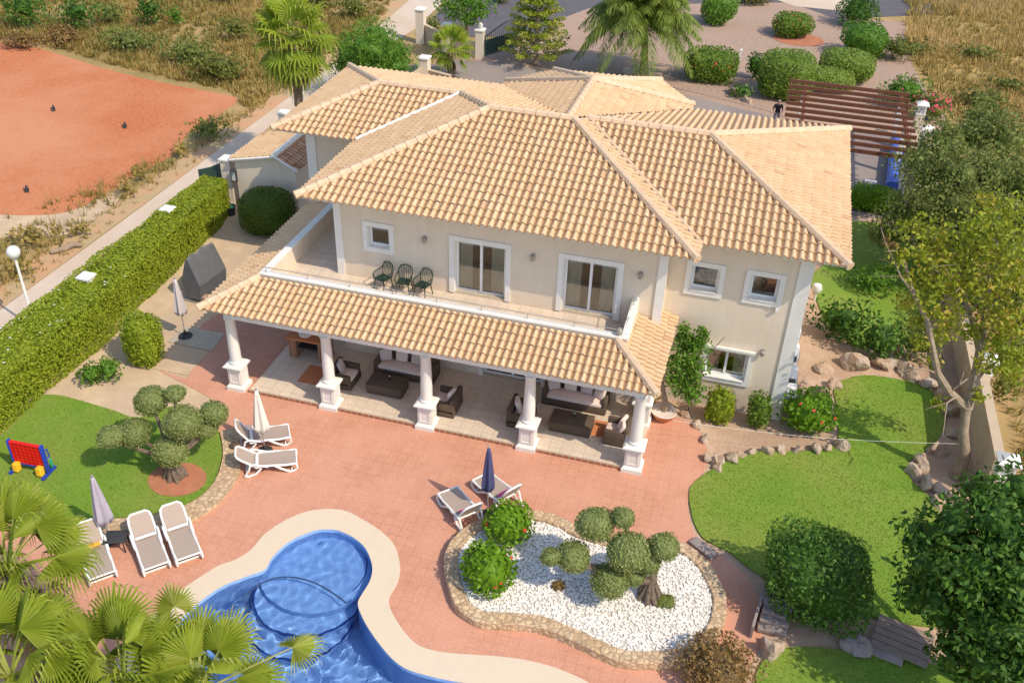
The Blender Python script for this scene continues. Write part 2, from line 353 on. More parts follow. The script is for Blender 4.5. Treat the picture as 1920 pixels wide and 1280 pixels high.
class Leaves:
    def __init__(s): s.V=[];s.F=[];s.v=[];s.n=0
    def quads(s,V,v):       # V (n,4,3)
        n=len(V); s.V.append(V.reshape(-1,3)); s.F.append(np.arange(4*n).reshape(n,4)+s.n); s.v.append(v); s.n+=4*n
    def put(s,P,N,size,flat=.5,asp=.55,v0=.45,dv=.35):
        n=len(P); r=unit(RNG.normal(size=(n,3))); nn=unit(N*flat+r*(1-flat)); t=unit(np.cross(nn,RNG.normal(size=(n,3)))); b=np.cross(nn,t)
        L=(size*(.7+.6*RNG.random(n)))[:,None]
        s.quads(np.stack([P-t*L/2,P+b*L*asp/2,P+t*L/2,P-b*L*asp/2],1),v0+dv*(RNG.random(n)*2-1))
    def blob(s,c,r,n,size,e=2.,lump=.08,depth=.14,flat=.55,core=True,v0=.45,dv=.35,zmin=None,asp=.55):
        r=np.array(r if hasattr(r,'__len__') else (r,r,r),float); c=np.array(c,float)
        d=unit(RNG.normal(size=(n,3))*(1/np.maximum(r,.01))**0.0)
        ph=RNG.random((4,3))*6.28; fr=RNG.normal(size=(4,3))*2.6
        def lumpf(d): return 1+lump*sum(np.sin(d@fr[i]+ph[i,0]) for i in range(4))*.6
        k=(np.abs(d)**e).sum(1)**(-1/e)
        sc=k*lumpf(d)*(1-depth*RNG.random(n)**1.5+.05*RNG.random(n)**4)
        P=d*sc[:,None]*r+c; N=unit(np.sign(d)*np.abs(d*k[:,None])**(e-1)/r)
        if zmin is not None:
            m=P[:,2]>zmin; P,N=P[m],N[m]
        s.put(P,N,size,flat,asp,v0+.12*RNG.normal(),dv)
        if core:
            A,B=14,8; q=[]
            for i in range(B+1):
                for j in range(A):
                    th=math.pi*i/B; p=2*math.pi*j/A; q.append((math.sin(th)*math.cos(p),math.sin(th)*math.sin(p),math.cos(th)))
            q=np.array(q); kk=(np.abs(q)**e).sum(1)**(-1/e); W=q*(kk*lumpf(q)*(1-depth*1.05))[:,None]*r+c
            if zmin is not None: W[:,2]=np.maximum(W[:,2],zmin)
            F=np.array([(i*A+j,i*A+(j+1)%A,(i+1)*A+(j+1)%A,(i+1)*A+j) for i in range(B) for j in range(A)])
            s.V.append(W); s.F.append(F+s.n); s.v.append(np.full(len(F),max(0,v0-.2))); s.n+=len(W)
    def build(s,name,mat,parent=None):
        return npmesh(name,np.concatenate(s.V),np.concatenate(s.F),mat,np.concatenate(s.v),parent)
# ================================================================ SETTING
pool=smooth(pxs([(497,1068),(511,1045),(544,1015),(588,996),(618,993),(640,997),(667,1011),(687,1031),(698,1062),(694,1088),(680,1112),(671,1130),(677,1152),(694,1183),(724,1223),(754,1250),(791,1264),(848,1277),(950,1292),(1060,1330),(1050,1420),(800,1480),(500,1460),(300,1400),(262,1300),(290,1230),(340,1160),(406,1106),(460,1082)]),4)
coping=smooth(pxs([(470,1031),(497,1001),(538,974),(585,957),(640,956),(680,974),(717,998),(741,1025),(750,1062),(746,1092),(729,1125),(741,1159),(768,1196),(795,1214),(842,1224),(942,1231),(1003,1241),(1053,1256),(1110,1284),(1150,1330),(1120,1480),(800,1560),(480,1540),(250,1450),(200,1300),(240,1210),(310,1130),(400,1066),(440,1050)]),4)
far=700.
hole=offset(coping,.5)
sheet('ground',[(-far,-60),(far,-60),(far,far),(-far,far)],-.03,MT['ground'],[hole])
# red ploughed field beside the lane, and the dusty verge round it
red=smooth(pxs([(-260,40),(-60,70),(60,88),(130,108),(220,135),(330,160),(440,182),(425,205),(395,228),(350,252),(330,285),(280,315),(200,362),(150,388),(90,402),(-40,400),(-260,380)]),4)
sheet('red_field',red,-.012,MT['red'])
sheet('pale_soil',smooth(pxs([(-200,380),(0,398),(100,394),(160,372),(235,345),(200,400),(120,440),(40,440),(-200,470)]),4),-.018,MT['sand'])
sheet('verge',[(-12.9,-8),(-11.3,-8),(-11.45,24),(-11.6,36),(-12.4,52),(-14.6,52),(-13.2,36),(-12.6,24),(-12.7,8)],-.008,MT['verge'])
sheet('lane',[(-11.35,-12),(-10.05,-12),(-10.2,8),(-10.2,16),(-10.4,25),(-10.0,36),(-9.3,44),(-10.2,58),(-13.6,58),(-12.5,51),(-11.6,36),(-11.45,24),(-11.3,8)],0,MT['concrete'])
sheet('garden_path',[(-7.9,-4.6),(-6.2,-4.4),(-6,-3),(-3,-4.5),(1.3,-.5),(1.3,13),(-3.2,14),(-8.4,15),(-8.2,8)],-.016,MT['sand'])
sheet('garden_bed',[(14.7,-14),(26.1,-14),(26.0,36),(20.0,36),(20.0,12),(15.2,5.0),(14.6,.9)],-.016,MT['earth'])
sheet('street',[(-13.6,58),(-10.2,58),(-9.0,47),(-5.5,43.5),(-1,45.5),(4,43),(12,54),(40,70),(60,120),(-40,120)],-.010,MT['road'])
sheet('gravel_garden',pxs([(955,112),(1010,100),(1040,40),(1120,10),(1480,5),(1580,40),(1700,130),(1720,200),(1500,230),(1430,205),(1290,170),(1180,150),(1090,140),(1000,122)]),-.004,MT['gravel'])
sheet('gravel_base',[(-5.5,36.4),(-2,35),(4,33.5),(12,32),(26,32),(36,62),(12,58),(4,46),(-4,43)],-.022,MT['gravel'])
sheet('top_lane',pxs([(1490,12),(1590,22),(1620,-20),(1600,-60),(1420,-60),(1440,-6)]),.002,MT['concrete'])
sheet('driveway',[(-9.8,17.2),(-1.8,17.2),(-1.8,16.2),(20.3,16.2),(20.6,22.6),(24.6,22.6),(25.2,34.8),(19.6,34.4),*pxs([(1500,240),(1430,214),(1290,180),(1180,158),(1090,146),(1000,128),(955,118),(930,116),(850,112),(830,120)]),(-6.8,36.2),(-9.2,35)],.004,MT['asphalt'])
terr=[(-.35,-.6),(-3.0,.3),*pxs([(349,709),(420,626),(372,618)]),(-3.15,3.6),(-1.6,8.8),(1.4,9.0),(1.4,3.7),(14.6,3.7),(15.3,3.9),*smooth(pxs([(1262,782),(1283,786),(1308,806),(1322,832),(1327,862),(1312,896),(1292,930),(1291,965),(1303,1000),(1318,1016),(1350,1040),(1400,1080),(1424,1130),(1428,1200),(1405,1245),(1370,1300),(1340,1420)]),3,False),(14,-22),(-12,-22),(-9,-8),(-1.5,-7.6),*pxs([(140,990),(235,985),(300,972),(362,948),(405,905),(420,870),(425,835),(405,800)])]
sheet('terrace',terr,0,MT['terrace'],[offset(coping,.06)])
cp=sheet('pool_coping',coping,.022,MT['coping'],[pool]); 
mb=MB(); n=len(coping); mb.add([(p[0],p[1],z) for z in (-.06,.022) for p in coping],[(i,(i+1)%n,n+(i+1)%n,n+i) for i in range(n)])
mb.build('coping_edge',MT['coping'],cp)
# ---- pool basin: walls, deep floor, round entry steps with dark mosaic nosings
n=len(pool); mb=MB(); mb.add([(p[0],p[1],z) for z in (-1.55,.021) for p in pool],[(i,n+i,n+(i+1)%n,(i+1)%n) for i in range(n)])
basin=tag(mb.build('pool_basin',MT['pool']),kind='structure')
fl=sheet('pool_floor',pool,-1.5,MT['pool'],kind=None); fl.parent=basin
cc=at(597,1062,-.3)
ZS=((cc.x,cc.y+.02,1.72,-.50),(cc.x+.06,cc.y-.75,1.62,-.80),(cc.x+.10,cc.y-1.45,1.55,-1.12))
for cx,cy,r,z in ZS:
    st=MB().prism([(cx+r*math.cos(i*math.pi/28),cy+r*math.sin(i*math.pi/28)) for i in range(56)],-1.52,z).build('pool_step',MT['pool'],basin)
    if z>-.6:
        k=40; q=[math.pi*(-.12+1.24*i/k) for i in range(k+1)]
        MB().add([(cx+rr_*math.cos(a_),cy+rr_*math.sin(a_),z+.005) for rr_ in (1.40,1.44) for a_ in q],[(i,k+1+i,k+2+i,i+1) for i in range(k)]).build('step_nosing',MT['pooltrim'],st); continue
    ring=MB(); k=56; rr=[(r+.006,z-.055),(r+.006,z+.004),(r-.045,z+.004)]
    ring.add([(cx+q*math.cos(2*math.pi*i/k),cy+q*math.sin(2*math.pi*i/k),zz) for q,zz in rr for i in range(k)],[(j*k+i,j*k+(i+1)%k,(j+1)*k+(i+1)%k,(j+1)*k+i) for j in range(2) for i in range(k)])
    ring.build('step_nosing',MT['pooltrim'],st)
n=len(pool); wl=MB(); ins=offset(pool,.004); wl.add([(p[0],p[1],z) for z in (-.16,.015) for p in ins],[(i,n+i,n+(i+1)%n,(i+1)%n) for i in range(n)]); wl.build('waterline_tile',MT['pool'],basin)
# ---- water surface with real ripples
def water():
    A=np.array(pool); lo,hi=A.min(0),A.max(0); st=.06
    xs=np.arange(lo[0],hi[0]+st,st); ys=np.arange(lo[1],hi[1]+st,st); X,Y=np.meshgrid(xs,ys)
    rg=np.random.default_rng(3); Z=np.zeros_like(X)
    for i in range(46):
        a=rg.random()*6.28; w=6.28/rg.uniform(.22,.55); Z+=.0029*(6.28/w)**1.0*np.sin((X*math.cos(a)+Y*math.sin(a))*w+rg.random()*6.28)
    ny,nx=X.shape; P=np.stack([X.ravel(),Y.ravel()],1); keep=inside(P,offset(pool,-.10))
    V=np.stack([X.ravel(),Y.ravel(),Z.ravel()-.09],1); idx=np.arange(ny*nx).reshape(ny,nx)
    F=np.stack([idx[:-1,:-1],idx[:-1,1:],idx[1:,1:],idx[1:,:-1]],-1).reshape(-1,4); F=F[keep[F].all(1)]
    m=bpy.data.materials.new('pool_water'); m.use_nodes=True; n=m.node_tree; L=n.links; n.nodes.remove(n.nodes['Principled BSDF'])
    t=n.nodes.new('ShaderNodeBsdfRefraction'); t.inputs['Color'].default_value=(.86,.95,1,1); t.inputs['IOR'].default_value=1.33; t.inputs['Roughness'].default_value=0
    g=n.nodes.new('ShaderNodeBsdfGlossy'); g.inputs['Roughness'].default_value=.0
    f=n.nodes.new('ShaderNodeFresnel'); f.inputs[0].default_value=1.33
    ms=n.nodes.new('ShaderNodeMixShader'); L.new(f.outputs[0],ms.inputs[0]); L.new(t.outputs[0],ms.inputs[1]); L.new(g.outputs[0],ms.inputs[2]); L.new(ms.outputs[0],n.nodes['Material Output'].inputs[0])
    o=npmesh('pool_water',V,F,m,smoothf=True); tag(o,kind='structure'); return o
wat=water()
wat.cycles.is_caustics_caster=True
for o in (basin,*basin.children_recursive): o.cycles.is_caustics_receiver=True
sl.cycles.is_caustics_light=True
# ---- lawns
kerb_in=pxs([(418,850),(403,900),(363,938),(302,960),(235,970),(168,974),(100,990)])
lawnA=smooth(pxs([(77,741),(110,742),(151,752),(215,771),(262,784),(340,760),(403,800),(415,830)]),3,False)+smooth(kerb_in,4,False)+[(-2.2,-8.0),(-5.6,-8.0),(-5.9,-4.3),(-6.0,-2.6)]
lawnB=smooth(pxs([(1292,925),(1302,905),(1330,884),(1380,858),(1420,848),(1515,846),(1560,838),(1572,815),(1568,760),(1566,722),(1616,705),(1683,712),(1733,726),(1760,746),(1774,773),(1767,808),(1745,838),(1705,866),(1704,894),(1733,924),(1757,947),(1765,990),(1800,1060),(1800,1170),(1650,1160),(1560,1130),(1440,1085),(1400,1062),(1370,1037),(1340,1022),(1315,1006),(1298,970)]),4)
lawnC=smooth(pxs([(1418,1262),(1470,1215),(1600,1222),(1700,1240),(1860,1260),(2000,1300),(2000,1420),(1500,1420),(1420,1330)]),4)
lawnD=pxs([(1516,520),(1580,470),(1590,415),(1660,420),(1720,470),(1770,560),(1720,640),(1600,650),(1545,600)])
for P in (lawnA,lawnB,lawnC,lawnD): slab('lawn',P,-.02,.045,MT['lawn'])
def blades(name,polys,dens,h,w,mat,z,lab=None):
    Vs=[];vv=[]
    for P in polys:
        A=np.array(P); area=abs(sum(P[i-1][0]*P[i][1]-P[i][0]*P[i-1][1] for i in range(len(P))))/2
        k=int(area*dens); Q=scatter(P,k); a=RNG.random(k)*6.28; hh=h*(.5+RNG.random(k)); le=hh*.7
        b=np.stack([np.cos(a),np.sin(a)],1)*w/2; c=np.stack([-np.sin(a),np.cos(a)],1)*le[:,None]*RNG.normal(size=(k,1))
        z0=np.full(k,z)
        Vs.append(np.stack([np.c_[Q-b,z0],np.c_[Q+b,z0],np.c_[Q+c,z0+hh]],1))
        ph=np.sin(Q[:,0]*1.3+np.sin(Q[:,1]*.9)*1.5)*np.sin(Q[:,1]*1.1+.6)*.24
        vv.append(.45+ph+.3*(RNG.random(k)*2-1))
    V=np.concatenate(Vs); return tag(npmesh(name,V.reshape(-1,3),np.arange(len(V)*3).reshape(-1,3),mat,np.concatenate(vv)),lab,None,None,'stuff')
blades('lawn_grass',[lawnA,lawnB,lawnC],320,.028,.032,LM['grass'],.045)
# ---- dry field grass
def tufts(name,polys,dens,h,w,mat,nb=6,vb=.5,mask=None):
    Vs=[];vv=[]
    for P in polys:
        area=abs(sum(P[i-1][0]*P[i][1]-P[i][0]*P[i-1][1] for i in range(len(P))))/2
        k=int(area*dens); Q=scatter(P,k)
        f=np.sin(Q[:,0]*.55+1.7*np.sin(Q[:,1]*.31))+np.sin(Q[:,1]*.47+1.3*np.sin(Q[:,0]*.43+1))
        keep=RNG.random(k)<.55+.3*(f+1); Q=Q[keep]; f=f[keep]; k=len(Q)
        s=h*(.45+.8*RNG.random(k)); base=vb+.13*f+.16*RNG.normal(size=k)
        for j in range(nb):
            a=RNG.random(k)*6.28; hh=s*(.6+.5*RNG.random(k)); ln=(hh*RNG.uniform(.2,.9,k))[:,None]
            d=np.stack([np.cos(a),np.sin(a)],1); b=np.stack([-np.sin(a),np.cos(a)],1)*w/2; o=d*.05+RNG.normal(size=(k,2))*.06
            Vs.append(np.stack([np.c_[Q+o-b,np.full(k,-.03)],np.c_[Q+o+b,np.full(k,-.03)],np.c_[Q+o+d*ln,hh]],1)); vv.append(base+.18*RNG.normal(size=k))
    V=np.concatenate(Vs); return tag(npmesh(name,V.reshape(-1,3),np.arange(len(V)*3).reshape(-1,3),mat,np.concatenate(vv)),kind='stuff')
fieldA=pxs([(-60,-50),(-60,62),(60,78),(220,124),(330,150),(430,172),(470,212),(560,150),(640,92),(720,30),(775,-50)])
fieldV=[(-12.3,-2),(-15.5,-2),(-16.5,9),(-14.6,13),(-13.6,18),(-14.2,23.5),(-12.2,24.5),(-12.4,10)]
fieldC=pxs([(1695,-50),(1980,-50),(1980,440),(1880,330),(1800,230),(1745,160),(1700,90)])
fieldD=pxs([(1890,600),(1990,600),(1990,960),(1915,900),(1880,760)])
tufts('dry_grass',[fieldA],15,.46,.075,LM['straw'],7,.42)
tufts('dry_grass',[fieldC],14,.6,.075,LM['straw'],7,.74)
tufts('dry_grass',[fieldD],16,.45,.05,LM['straw'],7,.38)
tufts('verge_grass',[fieldV],9,.55,.05,LM['straw'],6,.42)
tufts('verge_grass',[[(-11.55,-6),(-12.6,-6),(-12.9,23),(-11.7,23)],[(-11.8,24),(-13.2,24),(-14,44),(-13,44)]],5,.25,.035,LM['straw'],6,.42)
sheet('golden_field',pxs([(1690,-60),(2100,-60),(2100,460),(1860,330),(1790,240),(1740,175),(1705,110)]),-.014,MT['golden'])
# ---- white pebble bed and its stone rim
rim=smooth(pxs([(833,1062),(838,1025),(858,998),(895,974),(942,961),(989,954),(1026,959),(1060,971),(1092,988),(1140,1003),(1200,1008),(1250,1008),(1282,1016),(1307,1031),(1332,1055),(1352,1089),(1363,1119),(1361,1159),(1347,1189),(1324,1216),(1300,1230),(1255,1240),(1211,1242),(1161,1238),(1110,1216),(1060,1193),(1010,1174),(959,1169),(902,1165),(868,1148),(848,1122)],.30),3)
rin=offset(rim,.40)
def ringwall(name,o_,i_,z0,z1,mat):
    n=len(o_); bm=bmesh.new(); R=[[bm.verts.new((p[0],p[1],z)) for p in q] for q,z in ((o_,z0),(o_,z1-.03),(offset(o_,.03),z1),(offset(i_,-.03),z1),(i_,z1-.03),(i_,z0))]
    for a in range(5):
        for i in range(n): bm.faces.new((R[a][i],R[a][(i+1)%n],R[a+1][(i+1)%n],R[a+1][i]))
    bmesh.ops.recalc_face_normals(bm,faces=bm.faces)
    bmesh.ops.subdivide_edges(bm,edges=bm.edges[:],cuts=1)
    for v in bm.verts:
        if v.co.z>z0+.05: v.co+=Vector((random.uniform(-.015,.015),random.uniform(-.015,.015),random.uniform(-.012,.012)))
    me=bpy.data.meshes.new(name); bm.to_mesh(me); bm.free(); return link(name,me,mat)
tag(ringwall('planter_wall',rim,rin,-.02,.30,MT['stone']),'low curved stone planter rim round the white pebble bed','planter wall')
sheet('pebble_bed',offset(rim,.2),.20,MT['pebble'])
k=9500; Q=scatter(offset(rim,.42),k); s=RNG.uniform(.025,.055,k)
oc=np.array([(1,0,0),(0,1,0),(-1,0,0),(0,-1,0),(0,0,.7),(0,0,-.7)],float); a=RNG.random(k)*6.28
V=oc[None]*s[:,None,None]*RNG.uniform(.6,1.35,(k,6,1)); ca,sa=np.cos(a)[:,None],np.sin(a)[:,None]
V=np.stack([V[...,0]*ca-V[...,1]*sa,V[...,0]*sa+V[...,1]*ca,V[...,2]],-1)+np.c_[Q,.215+.02*RNG.random(k)][:,None]
F=np.array([(0,1,4),(1,2,4),(2,3,4),(3,0,4)])[None]+(np.arange(k)*6)[:,None,None]
tag(npmesh('pebbles',V.reshape(-1,3),F.reshape(-1,3),MT['pebble2']),kind='stuff')
# ---- stone kerb round the left lawn
ko=smooth(pxs([(447,800),(450,850),(448,887),(420,930),(380,963),(320,988),(235,998),(168,1003),(120,1012)],.12),4,False); ki=smooth(pxs([(412,808),(418,850),(403,900),(363,938),(302,960),(235,970),(168,974),(100,990)],.12),4,False)
m=min(len(ko),len(ki)); ko,ki=ko[:m],ki[:m]
kb=MB(); kb.prism(ko+ki[::-1],-.02,.12); tag(kb.build('stone_kerb',MT['stone']),'curved mortared stone kerb along the left lawn and terrace','kerb')
tag(slab('concrete_pad',pxs([(349,614),(421,626),(398,659),(314,641)]),-.01,.03,MT['pad']),kind='structure')
slab('concrete_pad',pxs([(312,646),(392,660),(352,704),(282,690)]),-.01,.022,MT['sand'])
sheet('soil_ring',[(at(333,900).x+.95*math.cos(i*.3142),at(333,900).y+.8*math.sin(i*.3142)) for i in range(20)],.06,MT['mulch'])
# ================================================================ VILLA
villa=empty('villa',(9,9,0),0,'cream two storey villa with pale barrel tile hip roofs, balcony and columned porch','house')
ZERO=Vector((9,9,0))
def rel(o):
    # parts are modelled in world coordinates and re-based on the villa's origin
    o.data.transform(Matrix.Translation(-ZERO)); return o
class VB(MB):
    def build(s,name,mat,parent=villa): return rel(super().build(name,mat,parent))
T_=.28; CR=.40
def roofplane(bm_out,poly,T_=.28,CR=.37):
    P=[Vector(p) for p in poly]; u=(P[1]-P[0]).normalized()
    far_=max(P[2:],key=lambda q:(q-P[0]-u*(q-P[0]).dot(u)).length)
    nn=u.cross(far_-P[0]).normalized()
    if nn.z<0: nn=-nn
    w=nn.cross(u).normalized(); o=P[0]
    UV=[((p-o).dot(u),(p-o).dot(w)) for p in P]
    u0=min(a for a,b in UV)-.02; u1=max(a for a,b in UV)+.02; v1=max(b for a,b in UV)+.02
    bm=bmesh.new(); uvl=bm.loops.layers.uv.new('UVMap')
    nu=int(math.ceil((u1-u0)/T_)); nv=int(math.ceil((v1+.02)/CR)); prof=[]
    for i in range(10):
        if i<=6: ph=.68*i/6; h=.010+.070*math.sin(math.pi*i/6)**.85
        else: ph=.68+.32*(i-6)/3; h=.010-.030*math.sin(math.pi*(i-6)/3)
        prof.append((ph,h,i/6*.75 if i<=6 else .75+.2499*(i-6)/3))
    sq_=lambda i,ph,k: (.34+(ph-.34)*k) if i<=6 else (1-(1-ph)*1.0+(0 if i<9 else (k-1)*0) if i==9 else ph+( .34+(.68-.34)*k-.68)*(1-(i-6)/3))
    for r in range(nv):
        va,vb=r*CR-.02,(r+1)*CR-.02
        for k in range(nu):
            x0=u0+k*T_; jit=random.uniform(-.016,.016); row=[]
            def line(v,lift,sc,k2): return [bm.verts.new(o+u*(x0+T_*(sq_(i,ph,k2)+(0 if i else 0)))+w*(v+jit)+nn*(h*sc+lift)) for i,(ph,h,q) in enumerate(prof)]
            lo=line(va,.036,1.0,1.06); hi=line(vb,.002,.80,.80); l2=line(va,.036,1.0,1.06); l3=line(va,-.004,.80,1.0)
            # the first point of the next tile closes the pan, so pull it to the neighbour's edge
            for L_,k2 in ((lo,1.06),(hi,.80),(l2,1.06),(l3,1.0)): L_[9].co+=u*(T_*.34*(1-k2))
            for i in range(9):
                for (aa,bb,c,d),(v0,v1_) in (((lo[i],lo[i+1],hi[i+1],hi[i]),(.05,.95)),((l3[i],l3[i+1],l2[i+1],l2[i]),(.02,.05))):
                    f=bm.faces.new((aa,bb,c,d)); f.smooth=True
                    for l,(q,vv) in zip(f.loops,((prof[i][2],v0),(prof[i+1][2],v0),(prof[i+1][2],v1_),(prof[i][2],v1_))): l[uvl].uv=(k+min(.999,q),r+vv)
    n=len(P); ctr=sum(P,Vector())/n
    for i in range(n):
        a,b=P[i],P[(i+1)%n]; e=(b-a).normalized(); pn=e.cross(nn)
        if (ctr-a).dot(pn)>0: pn=-pn
        if i==0: continue
        bmesh.ops.bisect_plane(bm,geom=bm.verts[:]+bm.edges[:]+bm.faces[:],plane_co=a,plane_no=pn,clear_outer=True)
    pn=-u
    me=bpy.data.meshes.new('tmp'); bm.to_mesh(me); bm.free(); bm_out.append(me)
    return (P,nn)
def roof(name,polys,caps,mat,und=.07,parent=villa,capmat=None,base=None,T_=.255,CR=.37):
    mes=[];info=[roofplane(mes,p,T_,CR) for p in polys]
    bm=bmesh.new()
    for me in mes: bm.from_mesh(me); bpy.data.meshes.remove(me)
    # thin concrete deck under the tiles
    mi=1
    for P,nn in info:
        for dz,flip in ((-.015,False),(-und,True)):
            pass
        P=list(P); q0=(P[-1]-P[0]).normalized()*.10; q1=(P[2]-P[1]).normalized()*.10; P[0]=P[0]+q0; P[1]=P[1]+q1
        a=[bm.verts.new(p+Vector((0,0,-.02))) for p in P]; b=[bm.verts.new(p+Vector((0,0,-.02-und))) for p in P]
        fs=[bm.faces.new(a),bm.faces.new(b[::-1])]+[bm.faces.new((a[i],b[i],b[(i+1)%len(P)],a[(i+1)%len(P)])) for i in range(len(P))]
        for f in fs: f.material_index=1
    me=bpy.data.meshes.new(name); bm.to_mesh(me); bm.free()
    o=link(name,me,[mat,MT['white']],parent)
    if parent is villa: rel(o)
    elif base is not None: o.data.transform(Matrix.Translation(-base))
    if caps:
        for a,b in caps:
            mb=MB(); a,b=Vector(a),Vector(b); L=(b-a).length; k=max(1,round(L/.42)); d=(b-a)/k; up=Vector((0,0,.055))
            for i in range(k):
                p=a+d*i+up; mb.tube([p-d*.04,p+d*1.03],[.155,.125],8)
            c=mb.build('ridge_cap',capmat or MT['cap'],o)
            c.data.transform(Matrix.Translation(-(ZERO if parent is villa else base)))
    return o
He=6.87
A=(2.13,2.63,He);B=(15.85,2.63,He);E1=(7.43,7.93,8.8);E2=(10.55,7.93,8.8);W1=(5.34,10.98,8.04);M1=(2.13,7.77,He)
V0=(15.85,3.73,He);V1=(11.0,8.58,8.636);C1=(20.46,3.73,He);C2=(20.46,15.7,He);Rr=(15.37,8.58,8.636)
FL=(-1.42,7.77,He);BL=(-1.6,15.7,He);WR=(1.85,10.98,8.04)
AP=(10.35,12.2,8.82);N1=(5.72,16.3,He);N0=(5.72,15.7,He);N2=(7.36,18.5,He);N3=(12.21,18.88,He);N4=(14.0,16.28,He);N5=(14.0,15.7,He);EX=(10.35,7.93,8.8)
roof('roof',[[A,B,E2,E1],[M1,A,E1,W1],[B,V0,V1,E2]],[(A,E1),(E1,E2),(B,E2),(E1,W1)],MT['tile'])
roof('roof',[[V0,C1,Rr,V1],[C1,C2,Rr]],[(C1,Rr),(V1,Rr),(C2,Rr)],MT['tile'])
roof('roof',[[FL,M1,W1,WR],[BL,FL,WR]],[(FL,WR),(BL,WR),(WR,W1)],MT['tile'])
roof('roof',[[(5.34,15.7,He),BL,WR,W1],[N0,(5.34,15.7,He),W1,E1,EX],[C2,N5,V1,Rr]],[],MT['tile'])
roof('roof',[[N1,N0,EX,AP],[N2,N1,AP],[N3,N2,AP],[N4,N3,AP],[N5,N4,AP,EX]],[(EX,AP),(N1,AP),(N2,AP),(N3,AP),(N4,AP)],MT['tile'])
# white flashing in the valley between wing and main roofs
VB().tube([Vector(M1)+Vector((.0,.0,.07)),Vector(W1)+Vector((0,0,.09))],.085,6).build('valley_flashing',MT['white'])
VB().tube([Vector(V0)+Vector((0,0,.05)),Vector(V1)+Vector((0,0,.07))],.07,6).build('valley_flashing',MT['cap'])
# ---- walls with openings
def holed(mb,x0,x1,z0,z1,holes,y0,y1):
    xs=sorted({x0,x1,*[h[0] for h in holes],*[h[1] for h in holes]}); zs=sorted({z0,z1,*[h[2] for h in holes],*[h[3] for h in holes]})
    for i in range(len(xs)-1):
        run=None
        for j in range(len(zs)-1):
            c=((xs[i]+xs[i+1])/2,(zs[j]+zs[j+1])/2)
            solid=not any(h[0]<c[0]<h[1] and h[2]<c[1]<h[3] for h in holes)
            if solid: run=(run[0],zs[j+1]) if run else (zs[j],zs[j+1])
            if (not solid or j==len(zs)-2) and run: mb.box(xs[i],xs[i+1],y0,y1,*run); run=None
YW,YR=3.61,4.52; ZB=3.5
win_small=(4.28,5.12,4.82,5.66); d1=(7.52,9.40,3.56,5.64); d2=(11.42,13.30,3.56,5.64); pd=(8.6,10.9,.15,2.35)
rw1=(15.62,16.58,4.72,5.66); rw2=(17.58,18.54,4.74,5.66); lw=(16.55,18.02,1.34,2.50)
mb=VB(); holed(mb,3.09,14.86,.0,6.72,[win_small,d1,d2,pd],YW,YW+.3)
holed(mb,14.86,19.45,-.02,6.72,[rw1,rw2,lw],YR,YR+.3)
mb.box(14.56,14.86,YW+.3,YR+.3,-.02,6.72); mb.box(3.09,3.39,YW+.3,8.67,0,6.72); mb.box(-.4,3.09,8.67,8.97,-.02,6.72); mb.box(-.4,-.1,8.97,14.8,-.02,6.72)
mb.box(-.1,19.15,14.5,14.8,-.02,6.72); mb.box(19.15,19.45,YR+.3,14.8,-.02,6.72)
mb.prism([(6.4,14.8),(13.4,14.8),(13.2,16.1),(11.9,18.1),(7.7,17.8),(6.3,16.1)],-.02,6.72)
mb.build('wall',MT['wall'])
VB().box(3.39,14.56,3.91,14.5,3.28,3.46).box(14.86,19.15,4.82,14.5,3.28,3.46).build('upper_floor',MT['room'])
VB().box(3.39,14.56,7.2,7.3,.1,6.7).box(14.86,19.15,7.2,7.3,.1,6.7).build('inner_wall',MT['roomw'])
# ---- pilasters (white quoins)
def pil(x0,x1,y,z0,z1,side=None): return VB().box(x0,x1,y-.05,y-.002,z0,z1).build('pilaster',MT['white'])
pil(14.60,14.90,YW,3.6,6.70)
VB().box(19.05,19.50,YR-.05,YR-.002,-.02,6.70).box(19.452,19.50,YR-.002,YR+.45,-.02,6.70).build('pilaster',MT['white'])
VB().box(3.04,3.32,YW-.05,YW-.002,3.5,6.70).box(3.04,3.088,YW-.002,YW+.28,3.5,6.70).build('pilaster',MT['white'])
VB().box(-.45,-.05,8.62,8.668,-.02,6.70).build('pilaster',MT['white'])
